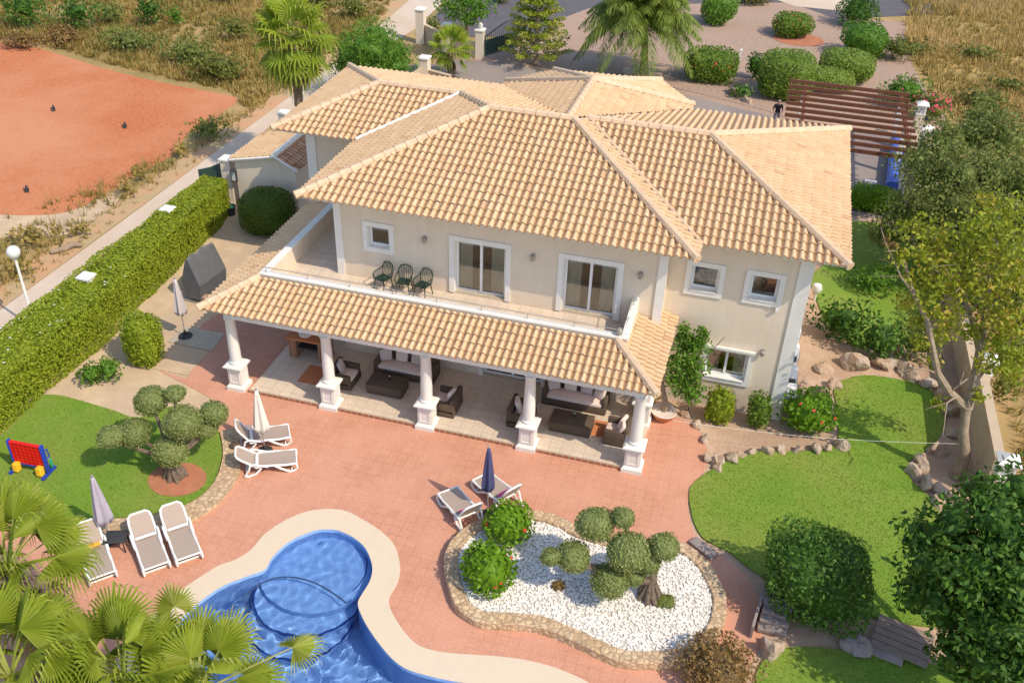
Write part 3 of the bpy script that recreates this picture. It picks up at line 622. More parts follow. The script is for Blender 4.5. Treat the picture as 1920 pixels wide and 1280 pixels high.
# ---- windows
def window(x0,x1,z0,z1,y,rev,bars,name='window',curt=True,border=.17,sill=True,floor_lines=False):
    mb=VB(); e=.055; b=border
    mb.box(x0-b,x0-.002,y-e,y-.003,z0-(b if sill else 0),z1+b).box(x1+.002,x1+b,y-e,y-.003,z0-(b if sill else 0),z1+b).box(x0-.002,x1+.002,y-e,y-.003,z1+.002,z1+b)
    if sill: mb.box(x0-.002,x1+.002,y-e,y-.003,z0-b,z0-.002)
    t=.035
    mb.box(x0,x0+t,y-.003,y+rev,z0,z1).box(x1-t,x1,y-.003,y+rev,z0,z1).box(x0+t,x1-t,y-.003,y+rev,z1-t,z1)
    w=mb.build(name,MT['white'])
    VB().box(x0+t,x1-t,y-.085 if sill else y-.003,y+rev,z0,z0+t).build('sill',MT['white'] if sill else MT['pad'],w).data.transform(Matrix.Identity(4))
    f=VB(); t2=.07; xa,xb,za,zb=x0+t+.003,x1-t-.003,z0+t+.003,z1-t-.003; ya,yb=y+rev-.10,y+rev-.03
    f.box(xa,xa+t2,ya,yb,za,zb).box(xb-t2,xb,ya,yb,za,zb).box(xa+t2,xb-t2,ya,yb,zb-t2,zb).box(xa+t2,xb-t2,ya,yb,za,za+t2)
    for i in range(1,bars+1):
        c=xa+(xb-xa)*i/(bars+1); f.box(c-.045,c+.045,ya-.01,yb,za+t2,zb-t2)
    f.build('frame',MT['plastic'],w)
    VB().box(xa+t2,xb-t2,yb-.03,yb-.02,za+t2,zb-t2).build('pane',MT['glass'],w)
    if curt:
        for sx in (0,1):
            c=VB(); n=14; wd=(xb-xa)*.28; pts=[]
            for i in range(n+1):
                q=xa+.05+wd*i/n if sx==0 else xb-.05-wd*i/n; pts.append((q,yb+.06+.03*math.sin(i*2.1)))
            c.add([(p[0],p[1],z) for z in (za+.02,zb-.02) for p in pts]+[(p[0],p[1]+.015,z) for z in (za+.02,zb-.02) for p in pts],
              [(i,i+1,n+2+i,n+1+i) for i in range(n)]+[(2*n+2+i,3*n+3+i,3*n+4+i,2*n+3+i) for i in range(n)],True)
            c.build('curtain',MT['curtain'],w)
    return w
window(*win_small,YW,.26,0,curt=False); window(*rw1,YR,.28,0,curt=False); window(*rw2,YR,.28,0,curt=False)
window(*lw,YR,.26,1)
window(*d1,YW,.26,1,'sliding_door',True,.18,False); window(*d2,YW,.26,1,'sliding_door',True,.18,False); window(*pd,YW,.26,1,'patio_door',True,.12,False)
VB().box(16.35,18.22,YR-.16,YR-.056,2.62,2.70).build('shutter_box',MT['white'])
# ---- balcony
VB().box(1.25,14.0,1.70,YW,3.25,ZB).box(1.25,3.088,YW,8.668,3.25,ZB).build('balcony_floor',MT['porch'])
PT=4.28
VB().box(1.05,14.10,1.52,1.72,3.2,PT-.06).box(1.05,1.25,1.72,8.66,3.2,PT-.06).build('parapet',MT['wall']) 
VB().box(1.02,14.13,1.49,1.75,PT-.06,PT).box(1.02,1.28,1.75,8.62,PT-.06,PT).build('parapet_top',MT['white'])
VB().add([(13.88,1.76,PT-.4),(14.10,1.76,PT-.4),(14.10,YW-.003,PT-.4),(13.88,YW-.003,PT-.4),(13.88,1.76,PT+.02),(14.10,1.76,PT+.02),(14.10,YW-.003,PT+.30),(13.88,YW-.003,PT+.30)],[(0,3,2,1),(4,5,6,7),(0,1,5,4),(1,2,6,5),(2,3,7,6),(3,0,4,7)]).build('parapet',MT['white'])
rl=VB(); rl.tube([(1.15,1.62,PT+.2),(13.95,1.62,PT+.2),(13.95,2.5,PT+.2)],.016,6); rl.build('handrail',MT['metal'])
for i in range(9):
    x=1.25+i*1.58; VB().tube([(x,1.62,PT),(x,1.62,PT+.2)],.013,5).build('rail_post',MT['metal'])
VB().tube([(13.98,3.2,PT+.05),(13.98,3.2,PT+.72)],.015,5).tube([(13.98,3.2,PT+.7),(13.98,2.3,PT+.55)],.012,5).build('rail_post',MT['metal'])
VB().lathe([(.05,0),(.10,.05),(.11,.16),(.06,.24)],(13.80,1.62,PT+.02),10).build('security_camera',MT['metal'])
# ---- porch
VB().box(.86,15.05,.16,YW,-.02,.13).box(.86,3.088,YW,8.668,-.02,.13).build('porch_floor',MT['porch'])
VB().box(.80,15.10,.10,.16,-.02,.10).build('porch_step',MT['brick'])
Pz=3.5; S=1.72; pt=4.09
pL,pR=(-.47,-.2,Pz),(15.40,-.2,Pz); tL,tR=(1.04,1.50,pt),(13.78,1.50,pt)
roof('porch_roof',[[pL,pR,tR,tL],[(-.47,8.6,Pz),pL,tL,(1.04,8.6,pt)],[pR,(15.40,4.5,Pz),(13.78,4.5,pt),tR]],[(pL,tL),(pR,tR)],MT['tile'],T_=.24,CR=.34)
VB().box(.2,14.95,.22,.52,3.02,3.36).box(.2,.45,.52,8.6,3.02,3.36).box(14.70,14.95,.52,YW,3.02,3.36).build('porch_beam',MT['white'])
def column(x,y,z=0):
    c=Vector((x+.34,y+.34,z))
    mb=VB(); mb.lathe([(.235,1.10),(.25,1.13),(.25,1.17),(.205,1.22),(.20,1.9),(.17,2.9),(.20,2.95),(.21,3.02)],c,20); o=mb.build('column',MT['white'])
    p=VB().sq([(.34,0),(.34,.15),(.30,.20),(.255,.24),(.255,.90),(.30,.95),(.36,.98),(.36,1.04),(.30,1.08),(.28,1.10)],c)
    for sx,sy in ((0,-1),(1,0),(-1,0)):
        # raised border of the sunk panel on each face
        for a,b,z0,z1 in ((-.20,.20,.30,.36),(-.20,.20,.80,.86),(-.20,-.15,.36,.80),(.15,.20,.36,.80)):
            if sy: p.box(c.x+a,c.x+b,c.y-.272,c.y-.254,z0,z1)
            else:
                q=sx*.254; p.box(min(c.x+q,c.x+q+sx*.018),max(c.x+q,c.x+q+sx*.018),c.y+a,c.y+b,z0,z1)
    p.build('pedestal',MT['white'],o); return o
for i in range(5): column(3.6355*i,0)
o=VB().box(14.50,15.00,2.55,3.05,1.10,3.02).build('column',MT['white']); VB().sq([(.34,0),(.34,.15),(.27,.22),(.27,.90),(.35,.98),(.35,1.05),(.28,1.10)],(14.75,2.8,0)).build('pedestal',MT['white'],o)
VB().box(14.90,15.05,3.05,3.61,.0,.95).build('porch_wall',MT['wall'])
# ---- wall lamps
def lamp(x,y,z):
    VB().box(x-.06,x+.06,y-.04,y-.004,z-.08,z+.10).lathe([(.03,-.14),(.07,-.12),(.085,.05),(.03,.09)],(x,y-.12,z),8).build('wall_lamp',MT['metal'])
for x in (6.45,10.35,14.05): lamp(x,YW,5.52)
lamp(18.45,YR,2.75)
VB().box(18.56,18.66,YR-.12,YR-.004,4.45,4.55).build('wall_lamp',MT['white'])
# ---- outdoor units on the right-hand wall
for i,(y,z) in enumerate(((5.0,.35),(6.2,.35),(7.7,.35),(9.2,.5))):
    ac=tag(MB().cbox((0,0,.36),(.34,.86,.68),0,0,.03).build('air_conditioner',MT['plastic']),['white air conditioner unit nearest the white corner pilaster','white air conditioner unit second from the corner pilaster','white air conditioner unit third from the corner pilaster','white air conditioner unit farthest along the house side wall'][i],'air conditioner','air conditioners beside the house')
    ac.location=(19.72,y,z)
    g=MB().lathe([(.25,0),(.25,.02)],(0,0,0),16).build('fan_grille',MT['black'],ac); g.rotation_euler=(R_(90),0,R_(90)); g.location=(.172,-.12,.36)
    f2=MB()
    for r in range(3):
        for c in range(3): f2.box(-.11+c*.08,-.05+c*.08,-.452,-.432,.42+r*.08,.48+r*.08)
    f2.build('vent',MT['black'],ac)
    MB().box(-.15,.15,-.3,-.24,-.2,.02).box(-.15,.15,.24,.3,-.2,.02).build('bracket',MT['metal'],ac)
# ---- small tiled store
ob=Vector((-5.3,15.2,0)); store=empty('store_house',ob,0,'small cream store with a two slope tiled roof beside the lane','shed')
def OB(mb,name,mat,par=store): o=mb.build(name,mat,par); o.data.transform(Matrix.Translation(-ob)); return o
m=MB(); m.add([(x,y,z) for y in (13.45,16.7) for x,z in ((-6.85,-.02),(-3.7,-.02),(-3.7,2.38),(-4.62,2.86),(-6.85,2.40))],[(0,1,2,3,4),(9,8,7,6,5),(0,5,6,1),(1,6,7,2),(2,7,8,3),(3,8,9,4),(4,9,5,0)]); OB(m,'wall',MT['wall'])
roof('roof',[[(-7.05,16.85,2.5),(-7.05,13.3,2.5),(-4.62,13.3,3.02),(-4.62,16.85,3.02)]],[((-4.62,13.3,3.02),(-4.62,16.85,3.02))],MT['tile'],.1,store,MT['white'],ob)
roof('roof',[[(-3.5,13.3,2.42),(-3.5,16.85,2.42),(-4.62,16.85,3.02),(-4.62,13.3,3.02)]],[],MT['tile2'],.1,store,None,ob)  # darker, redder tiles put this slope's shade into their colour
m=MB().tube([(-7.0,13.27,2.50),(-4.62,13.27,3.0),(-3.48,13.27,2.42)],.06,6); OB(m,'verge_trim',MT['white'])
# ================================================================ FURNITURE AND FITTINGS
def lounger(name,hinge,foot,ang,label,group,towel=None,z=0):
    h=at(*hinge,.36); f=at(*foot,.36); d=(f-h); d.z=0; rz=math.atan2(d.y,d.x)
    t=empty(name,(h.x,h.y,z),rz,label,'sun lounger',group)
    L=1.25; W=.355
    fr=MB()
    for s in (-1,1):
        y=s*W
        fr.tube([(-.05,y,.34),(.2,y,.375),(.5,y,.355),(.9,y,.31),(L,y,.33)],.038,7)
        # looped legs and arm sweeps
        fr.tube([(.55,y*1.03,.34),(.85,y*1.03,.12),(1.0,y*1.03,.03),(1.14,y*1.03,.035),(L+.02,y*1.03,.14),(L,y*1.03,.31)],.036,7)
        fr.tube([(.35,y*1.06,.34),(.1,y*1.08,.42),(-.08,y*1.1,.50),(-.22,y*1.08,.44),(-.26,y*1.06,.28),(-.42,y*1.06,.05),(-.30,y*1.06,.02),(-.05,y*1.06,.10),(.12,y*1.06,.30)],.036,7)
    for x,zz in ((L,.33),(-.05,.33),(-.36,.05),(1.08,.035)): fr.tube([(x,-W,zz),(x,W,zz)],.03,7)
    fr.build('frame',MT['plastic'],t)
    n=8; vs=[(x,y,.345+.012*math.sin(x*3)-.02*(1-(y/W)**2)) for x in [i*L/n for i in range(n+1)] for y in (-W+.02,-.1,.1,W-.02)]
    MB().add(vs,[(i*4+j,(i+1)*4+j,(i+1)*4+j+1,i*4+j+1) for i in range(n) for j in range(3)],True).build('seat',MT['sling'],t)
    ca,sa=math.cos(ang),math.sin(ang); Q=lambda u,y,o=0: (-.05-u*ca-o*sa,y,.36+u*sa+o*ca)
    bl=.74; br=MB()
    br.tube([Q(0,-W+.02),Q(.5,-W+.02),Q(bl-.08,-W+.05),Q(bl,-W+.14),Q(bl,W-.14),Q(bl-.08,W-.05),Q(.5,W-.02),Q(0,W-.02)],.036,7)
    bo=br.build('backrest',MT['plastic'],t)
    MB().add([Q(u,y,-.015*(1-(y/W)**2)) for u in (.03,.3,.55,bl-.02) for y in (-W+.06,-.1,.1,W-.06)],[(i*4+j,i*4+j+1,(i+1)*4+j+1,(i+1)*4+j) for i in range(3) for j in range(3)],True).build('sling',MT['sling'],bo)
    ar=MB(); ar.cbox((0,0,.415),(.10,W*2-.12,.05),0,0,.02); ar.build('hinge_bar',MT['plastic'],t)
    if towel: MB().cbox((.06,-.02,.455),(.16,.50,.045),0,0,.02).build('towel',MT[towel],t)
    return t
LG='white sun loungers with taupe mesh'
lounger('sun_lounger',(482,862),(560,853),R_(38),'sun lounger beside the cream parasol, the one nearer the pool','white sun loungers with taupe mesh')
lounger('sun_lounger',(471,817),(539,806),R_(58),'sun lounger with steeply raised back behind the cream parasol',LG)
lounger('sun_lounger',(173,1024),(196,1090),R_(42),'sun lounger with an orange towel, half under the palm leaves',LG,'orange')
lounger('sun_lounger',(273,1007),(296,1068),R_(42),'sun lounger right beside the dark side table, reclined towards pool',LG)
lounger('sun_lounger',(333,990),(357,1048),R_(42),'sun lounger beside the stone kerb, rightmost of the palm side three',LG)
lounger('sun_lounger',(876,962),(838,915),R_(62),'sun lounger with a pink towel left of the navy parasol',LG,'pink')
lounger('sun_lounger',(948,930),(905,893),R_(62),'sun lounger with a pink towel directly behind the navy parasol',LG,'pink')
def parasol(base,h,mat,label,r=.2,low=1.02,z=0):
    b=at(*base,z); t=empty('parasol',(b.x,b.y,z),random.random(),label,'parasol','closed parasols')
    MB().tube([(0,0,.04),(0,0,h)],.022,8).lathe([(.02,h-.02),(.035,h),(.02,h+.05)],(0,0,0),8).build('pole',MT['metal'],t)
    MB().lathe([(.26,0),(.27,.03),(.24,.06),(.06,.08),(.05,.28)],(0,0,0),20).build('base',MT['black'] if r>.15 else MT['metal'],t)
    mb=MB(); n=24; pr=[]; k=10; vs=[]
    for i in range(k+1):
        u=i/k; zz=low+(h-.03-low)*u; rr=r*(1-u)**.75+.045
        if i==0: rr*=.93
        for j in range(n):
            q=2*math.pi*j/n; fold=1+(.24*(1-u*.7))*math.cos(q*6)+.10*math.cos(q*4+1.3+u*1.2)
            vs.append((rr*fold*math.cos(q),rr*fold*math.sin(q)*.9,zz+(.07*math.cos(q*6) if i==0 else 0)))
    mb.add(vs,[(i*n+j,i*n+(j+1)%n,(i+1)*n+(j+1)%n,(i+1)*n+j) for i in range(k) for j in range(n)],True)
    c=mb.build('canopy',MT[mat],t); s=c.modifiers.new('s','SOLIDIFY'); s.thickness=.012
    MB().lathe([(r*.80,low+.36),(r*.84,low+.38),(r*.80,low+.41)],(0,0,0),16).build('tie',MT[mat],t)
    return t
parasol((348,630),2.62,'pale_cloth','closed pale grey parasol on the concrete pad by the long hedge',.17,1.05,.03)
parasol((497,846),2.60,'cream_cloth','closed cream parasol between two loungers near the porch',.19,.95)
parasol((206,1012),2.55,'grey_cloth','closed lavender grey parasol beside the dark side table',.19,.80)
parasol((914,966),2.78,'navy','closed navy blue striped parasol beside the pebble bed',.175,1.15)
p=at(222,1026,.0); t=empty('side_table',p,R_(20),'small dark plastic side table between loungers under lavender parasol','table')
MB().cbox((0,0,.44),(.62,.52,.05),0,0,.02).build('table_top',MT['black'],t)
for sx in (-1,1):
    for sy in (-1,1): MB().tube([(sx*.24,sy*.19,.42),(sx*.27,sy*.22,0)],.022,6).build('leg',MT['black'],t)
# ---- giant four in a row game
p=at(62,882,.05); t=empty('garden_game',p,R_(3),'giant red, blue and yellow four in a row game on the left lawn','garden game')
m=bmesh.new(); cols,rows=7,6; cw,chh=.155,.135; z0=.30
mb=MB()
for i in range(cols):
    for j in range(rows):
        cx=-.54+(i+.5)*cw; cz=z0+(j+.5)*chh; n=12
        ring=[(cx+.052*math.cos(2*math.pi*q/n+math.pi/4+.0),cz+.048*math.sin(2*math.pi*q/n+math.pi/4)) for q in range(n)]
        sqp=[]
        for q in range(n):
            a=2*math.pi*q/n+math.pi/4; ca,sa=math.cos(a),math.sin(a); k=1/max(abs(ca),abs(sa)); sqp.append((cx+ca*k*cw/2,cz+sa*k*chh/2))
        for y,fl in ((-.05,0),(.05,1)):
            vs=[(a,y,b) for a,b in ring]+[(a,y,b) for a,b in sqp]
            fs=[(q,(q+1)%n,n+(q+1)%n,n+q) for q in range(n)]
            mb.add(vs,fs if fl else [f[::-1] for f in fs])
        mb.add([(a,y,b) for y in (-.05,.05) for a,b in ring],[(q,(q+1)%n,n+(q+1)%n,n+q) for q in range(n)])
mb.box(-.54,.545,-.06,.06,z0+rows*chh,z0+rows*chh+.03)
mb.build('game_board',MT['red_p'],t)
for s in (-1,1):
    mb=MB(); mb.cbox((s*.585,0,.62),(.07,.16,1.12),0,0,.02); mb.box(s*.585-.05,s*.585+.05,-.34,.34,0,.07)
    mb.tube([(s*.60,.0,.95),(s*.66,.12,.95),(s*.68,.12,.65),(s*.60,0,.62)],.025,6); mb.build('side_post',MT['blue_p'],t)
    MB().cbox((s*.60,.20,.30),(.05,.08,.34),0,0,.01).build('clip',MT['teal_p'],t)
    mb=MB()
    for k in range(5): mb.cbox((s*.42,-.17+k*.004,.10+k*.06),(.20,.20,.055),0,0,.02)
    mb.build('disc_stack',MT['yellow_p'],t)
MB().box(-.55,.55,-.06,.06,.24,.295).build('base_rail',MT['blue_p'],t)
# ---- covered swing seat
p=at(372,566,0); t=empty('covered_swing_seat',(p.x-.05,p.y+.75,0),R_(-8),'garden swing seat under a charcoal weather cover by the long hedge','garden seat')
mb=MB(); n=5
prof=[(-.62,.22),(-.78,.95),(-.20,1.98),(-.05,2.06),(.10,1.98),(.92,.90),(.74,.18)]
vs=[];k=len(prof)
for i in range(n+1):
    y=-.85+1.7*i/n; e=1-.04*(abs(2*i/n-1)**3); sag=.05*math.sin(i*2.3)
    for x,z in prof: vs.append((x*.55*e+.03*math.sin(i*3+z*4),y,z*(1-.02*(abs(2*i/n-1)**2))+sag*(z>1.5)))
mb.add(vs,[(i*k+j,i*k+j+1,(i+1)*k+j+1,(i+1)*k+j) for i in range(n) for j in range(k-1)]+[tuple(range(k)),tuple(n*k+j for j in range(k-1,-1,-1))])
mb.build('weather_cover',MT['greycloth'],t)
mb=MB()
for y in (-.85,.85):
    mb.tube([(-.60,y,0),(-.55,y,.4)],.03,6).tube([(.66,y,0),(.62,y,.4)],.03,6)
mb.tube([(-.6,-.85,.03),(.66,-.85,.03)],.03,6).tube([(-.6,.85,.03),(.66,.85,.03)],.03,6); mb.build('frame',MT['metal'],t)
MB().cbox((.2,-.62,.22),(.7,.3,.22),0,0,.03).build('base_box',MT['brick'],t)
# ---- street lamp
p=at(49,600,1.0); 
q=at(25,473,3.45); bx,by=q.x,q.y
t=empty('street_lamp',(bx,by,0),0,'white street lamp with a silver globe between lane and hedge','street lamp')
MB().lathe([(.09,0),(.09,.25),(.06,.3),(.05,3.15),(.09,3.18),(.10,3.24)],(0,0,0),12).build('pole',MT['white'],t)
MB().lathe([(.09,0),(.17,.06),(.235,.17),(.25,.26),(.235,.35),(.17,.45),(.08,.50),(.02,.51)],(0,0,3.2),20).build('globe',MT['globe'],t)
# ---- porch seating
def cushion(mb,c,d,rz=0,tilt=0): return mb.cbox(c,d,rz,tilt,min(d)*.4)
def stripes(name):
    m,n,b,L=nm(name); g=n.nodes.new('ShaderNodeTexCoord'); w=n.nodes.new('ShaderNodeTexWave'); w.inputs['Scale'].default_value=2.6; w.bands_direction='X'
    L.new(g.outputs['Object'],w.inputs[0]); r=ramp(n,[(.3,(.62,.52,.46)),(.5,(.30,.25,.30)),(.7,(.58,.48,.44))]); L.new(w.outputs[0],r.inputs[0]); L.new(r.outputs[0],b.inputs['Base Color']); b.inputs['Roughness'].default_value=.9
    return m
MT['stripe']=stripes('striped_cushion')
def seatunit(name,loc,rz,w,label,cat,group,pillows):
    t=empty(name,(*loc,.13),rz,label,cat,group); d=.86       # front faces -y
    mb=MB(); mb.cbox((0,0,.17),(w,d,.30),0,0,.04); mb.cbox((0,d/2-.09,.46),(w,.17,.62),0,0,.05)
    for s in (-1,1): mb.cbox((s*(w/2-.08),-.03,.40),(.16,d-.1,.44),0,0,.05)
    mb.build('wicker_body',MT['dark'],t)
    cushion(MB(),(0,-.09,.37),(w-.34,d-.22,.16)).build('seat_cushion',MT['cushion'],t)
    for x,mt,tl in pillows:
        o=MB().cbox((0,0,0),(.46,.15,.44),0,0,.06).build('pillow',MT[mt],t); o.location=(x,.20-abs(tl)*.25,.66); o.rotation_euler=(R_(-18),0,tl)
    return t
seatunit('outdoor_sofa',(5.92,2.80),0,2.35,'dark wicker sofa with three pillows behind the bare wicker table by the barbecue','sofa','wicker sofas',[(-.85,'stripe',.5),(-.25,'cushion',.05),(.35,'stripe',-.05)])
seatunit('outdoor_sofa',(12.32,3.0),0,2.35,'dark wicker sofa with striped and cream pillows by the potted climber end','sofa','wicker sofas',[(-.85,'stripe',.5),(-.25,'cushion',.05),(.35,'stripe',-.05),(.85,'cushion',-.6)])
seatunit('wicker_armchair',(3.95,1.62),R_(90),1.0,'wicker armchair with striped pillow right behind the second porch column','armchair','wicker armchairs',[(.05,'stripe',.2)])
seatunit('wicker_armchair',(8.02,1.28),R_(-90),1.05,'wicker armchair seen from behind beside the middle porch column','armchair','wicker armchairs',[(.0,'cushion',-.2)])
seatunit('wicker_armchair',(10.72,1.45),R_(90),1.05,'wicker armchair with pale pillow behind the fourth porch column','armchair','wicker armchairs',[(.05,'cushion',.2)])
seatunit('wicker_armchair',(14.12,1.50),R_(-90),.92,'wicker armchair with plump cream pillows beside the last sunlit column','armchair','wicker armchairs',[(-.16,'cushion',-.3),(.16,'cushion',.2)])
def ctable(loc,w,label):
    t=empty('coffee_table',(*loc,.13),0,label,'coffee table','wicker coffee tables')
    MB().cbox((0,0,.20),(w,.78,.38),0,0,.03).build('wicker_body',MT['dark'],t); MB().cbox((0,0,.405),(w+.03,.81,.035),0,0,.012).build('table_top',MT['dark'],t)
    c=tag(MB().lathe([(.045,0),(.05,.02),(.05,.12),(.03,.14),(.0,.15)],(0,0,0),12).build('candle',MT['green']),'small candle jar on the wicker table '+('by the barbecue' if loc[0]<9 else 'near the last column'),'candle','candle jars'); c.location=(loc[0]+.05,loc[1]+.12,.13+.425)
    MB().lathe([(.03,.13),(.035,.15),(.0,.17)],(0,0,0),8).build('candle_top',MT['cushion'],c)
ctable((5.62,1.62),1.36,'low dark wicker coffee table between columns two and three'); ctable((12.50,1.58),1.45,'low dark wicker coffee table between the last two columns')
tag(slab('tile_rug',[(2.25,1.1),(3.75,1.1),(3.75,2.2),(2.25,2.2)],.128,.138,MT['terra']),kind='structure')
slab('tile_rug',[(13.1,1.4),(13.75,1.4),(13.75,2.3),(13.1,2.3)],.128,.138,MT['terra'])
# brick barbecue
t=empty('brick_barbecue',(1.75,2.75,.13),0,'red brick barbecue counter with round grill under the porch','barbecue')
MB().box(-.45,-.15,-.3,.4,0,.85).box(.75,1.05,-.3,.4,0,.85).box(-.15,.75,.3,.4,0,.85).build('brick_pier',MT['brick'],t)
MB().box(-.5,1.1,-.36,.45,.853,.93).build('counter_top',MT['terra'],t)
MB().lathe([(.22,0),(.26,.05),(.27,.12),(.2,.16)],(.15,.0,.935),16).build('grill_bowl',MT['white'],t)
MB().box(-.1,.7,-.25,.28,.45,.50).build('shelf',MT['black'],t)
# ---- balcony chairs
def plastic_chair(name,loc,rz,label):
    t=empty(name,(*loc,ZB),rz,label,'chair','green plastic balcony chairs')
    MB().cbox((0,0,.43),(.46,.44,.035),0,0,.012).build('seat',MT['green'],t)
    for s in (-1,1):
        for q in (-1,1): MB().tube([(s*.20,q*.18,.42),(s*.25,q*.25,0)],[.022,.018],6).build('leg',MT['green'],t)
        MB().tube([(s*.24,-.22,.42),(s*.27,-.22,.62),(s*.28,-.1,.66),(s*.27,.18,.66),(s*.25,.26,.74)],.022,6).build('armrest',MT['green'],t)
    b=MB(); b.tube([(-.23,.20,.45),(-.25,.28,.75),(-.18,.31,.90),(0,.33,.94),(.18,.31,.90),(.25,.28,.75),(.23,.20,.45)],.022,6)
    for i in range(6):
        x=-.17+i*.068; b.tube([(x,.21,.45),(x*.95,.32,.91-.1*abs(x))],.013,5)
    b.build('backrest',MT['green'],t); return t
def onplane(px,py,z): p=at(px,py,z); return (p.x,min(p.y,3.12))
plastic_chair('balcony_chair',onplane(721,538,ZB),R_(-22),'green plastic armchair on the balcony nearest the small window')
plastic_chair('balcony_chair',onplane(764,539,ZB),R_(6),'green plastic armchair between the other two balcony chairs')
plastic_chair('balcony_chair',onplane(797,548,ZB),R_(-14),'green plastic armchair on the balcony nearest the sliding door')
# ---- pots
p=at(1243,784,0); t=empty('potted_plant',p,0,'terracotta bowl pot with a pale trunk beside the porch corner','plant pot')
MB().lathe([(.26,0),(.36,.12),(.44,.30),(.47,.34),(.43,.35),(.39,.30),(.05,.29)],(0,0,0),20).build('pot',MT['terra'],t)
MB().lathe([(.445,.345),(.475,.35),(.46,.375),(.43,.36)],(0,0,0),20).build('pot_rim',MT['cushion'],t)
MB().tube([(0,0,.25),(.02,.05,.6),(-.1,.08,1.0),(-.22,.1,1.5)],[.15,.12,.09,.05],8).build('trunk',MT['bark'],t)
p=at(433,402,0); t=empty('bucket',p,0,'dark bucket on the path between hedge and clipped drum shrub','bucket')
MB().lathe([(.20,0),(.26,.42),(.28,.44),(.25,.43),(.22,.35)],(0,0,0),14).build('body',MT['black'],t); MB().lathe([(.05,.36),(.22,.37)],(0,0,0),12).build('water',MT['teal_p'],t)
p=at(425,402,0); t=empty('watering_can',p,.4,'dark watering can standing beside the bucket','watering can')
MB().lathe([(.17,0),(.18,.30),(.10,.36)],(0,0,0),14).tube([(.15,0,.08),(.38,0,.36)],.025,6).tube([(-.15,0,.1),(-.28,0,.25),(-.1,0,.4)],.018,6).build('body',MT['black'],t)
p=at(455,372,0); t=empty('garden_chair',p,R_(35),'white garden chair half hidden by the clipped drum shrub','garden chair')
MB().cbox((0,0,.42),(.5,.46,.04),0,0,.01).build('seat',MT['plastic'],t); MB().cbox((0,.24,.72),(.5,.05,.55),0,0,.02).build('backrest',MT['plastic'],t)
for s in (-1,1):
    for q in (-1,1): MB().tube([(s*.2,q*.18,.42),(s*.22,q*.2,0)],.022,6).build('leg',MT['plastic'],t)
# ---- boundary piers, gates, lane walls
def pier(name,x,y,w,h,label,mat='wall',cat='pillar',cap=.06,group='cream boundary pillars'):
    t=empty(name,(x,y,0),0,label,cat,group); MB().sq([(w/2,-.03),(w/2,h)]).build('shaft',MT[mat],t)
    MB().sq([(w/2+.03,h),(w/2+cap,h+.03),(w/2+cap,h+.10),(w/2-.02,h+.16)]).build('cap',MT['white'],t); return t
for (px,py,z,lab) in ((160,515,1.95,'white capped pillar showing in the hedge beyond the swing seat, nearer the lamp'),(313,389,1.95,'white capped pillar at the lane edge beside the hedge far end'),(531,208,2.1,'white capped pillar beside the tall palm behind the wing roof')):
    q=at(px,py,z); pier('boundary_pillar',q.x,q.y,.45,z-.14,lab)
pier('gate_pillar',-7.45,13.75,.50,2.25,'cream gate pillar beside the green gate and tiled store')
t=empty('garden_gate',(-7.75,13.75,0),R_(188),'dark green solid garden gate between the hedge and cream pillar','gate')
MB().add([(0,-.03,.1),(1.25,-.03,.1),(1.25,-.03,1.55),(.6,-.03,1.75),(0,-.03,2.05),(0,.03,.1),(1.25,.03,.1),(1.25,.03,1.55),(.6,.03,1.75),(0,.03,2.05)],[(0,1,2,3,4),(9,8,7,6,5),(0,5,6,1),(1,6,7,2),(2,7,8,3),(3,8,9,4),(4,9,5,0)]).build('panel',MT['gate'],t)
mb=MB().tube([(0,0,.05),(0,0,2.08)],.035,6).tube([(1.25,0,.05),(1.25,0,1.58)],.035,6).tube([(0,0,2.05),(.6,0,1.75),(1.25,0,1.55)],.03,6); mb.build('gate_frame',MT['gate'],t)
q=at(455,325,1.6); t=empty('wall_lantern',(-6.95,13.30,1.35),0,'dark framed wall lantern on the store gable beside the gate pillar','lantern')
MB().box(-.14,.14,.02,.14,0,.05).box(-.14,-.11,.02,.14,.05,.55).box(.11,.14,.02,.14,.05,.55).sq([(.16,.55),(.02,.68)],(0,.08,0)).build('frame',MT['black'],t); MB().box(-.105,.105,.03,.13,.055,.545).build('pane',MT['globe'],t)
def lowwall(x0,y0,x1,y1,h,label,w=.22,mat='fence',cat='wall'):
    d=Vector((x1-x0,y1-y0)); L=d.length; t=empty('garden_wall',(x0,y0,0),math.atan2(d.y,d.x),label,cat,'cream boundary walls')
    MB().box(0,L,-w/2,w/2,-.03,h).build('wall_body',MT[mat],t); MB().box(-.02,L+.02,-w/2-.03,w/2+.03,h+.002,h+.06).build('coping',MT['fence'],t); return t
a=at(797,105,0); b=at(850,82,0); c=at(845,95,0); 
g0=at(900,108,0); g1=at(838,98,0); g2=at(790,80,0)
pier('gate_pillar',g0.x,g0.y,.55,1.85,'cream pillar with a ball finial at the green driveway gate')
f=MB().lathe([(.05,0),(.15,.07),(.19,.2),(.15,.33),(.03,.40)],(0,0,0),12).build('ball_finial',MT['white']); f.parent=[x for x in SC.objects if x.get('label','').startswith('cream pillar with a ball')][0]; f.location=(0,0,2.0)
pier('gate_pillar',g1.x,g1.y,.55,1.85,'cream pillar left of the ball finial pillar on the gate wall')
pier('gate_pillar',g2.x,g2.y,.6,2.3,'tall cream pillar standing at the lane corner by the gate wall')
lowwall(g1.x+.3,g1.y+.1,g0.x-.3,g0.y-.1,.95,'low cream wall between the two pillars beside the driveway gate'); lowwall(g2.x+.3,g2.y+.05,g1.x-.3,g1.y,1.25,'cream wall between the tall lane pillar and the gate wall')
h0=at(797,165,0); pier('gate_pillar',h0.x,h0.y,.6,1.9,'cream pillar between feathery green tree and small fan palm')
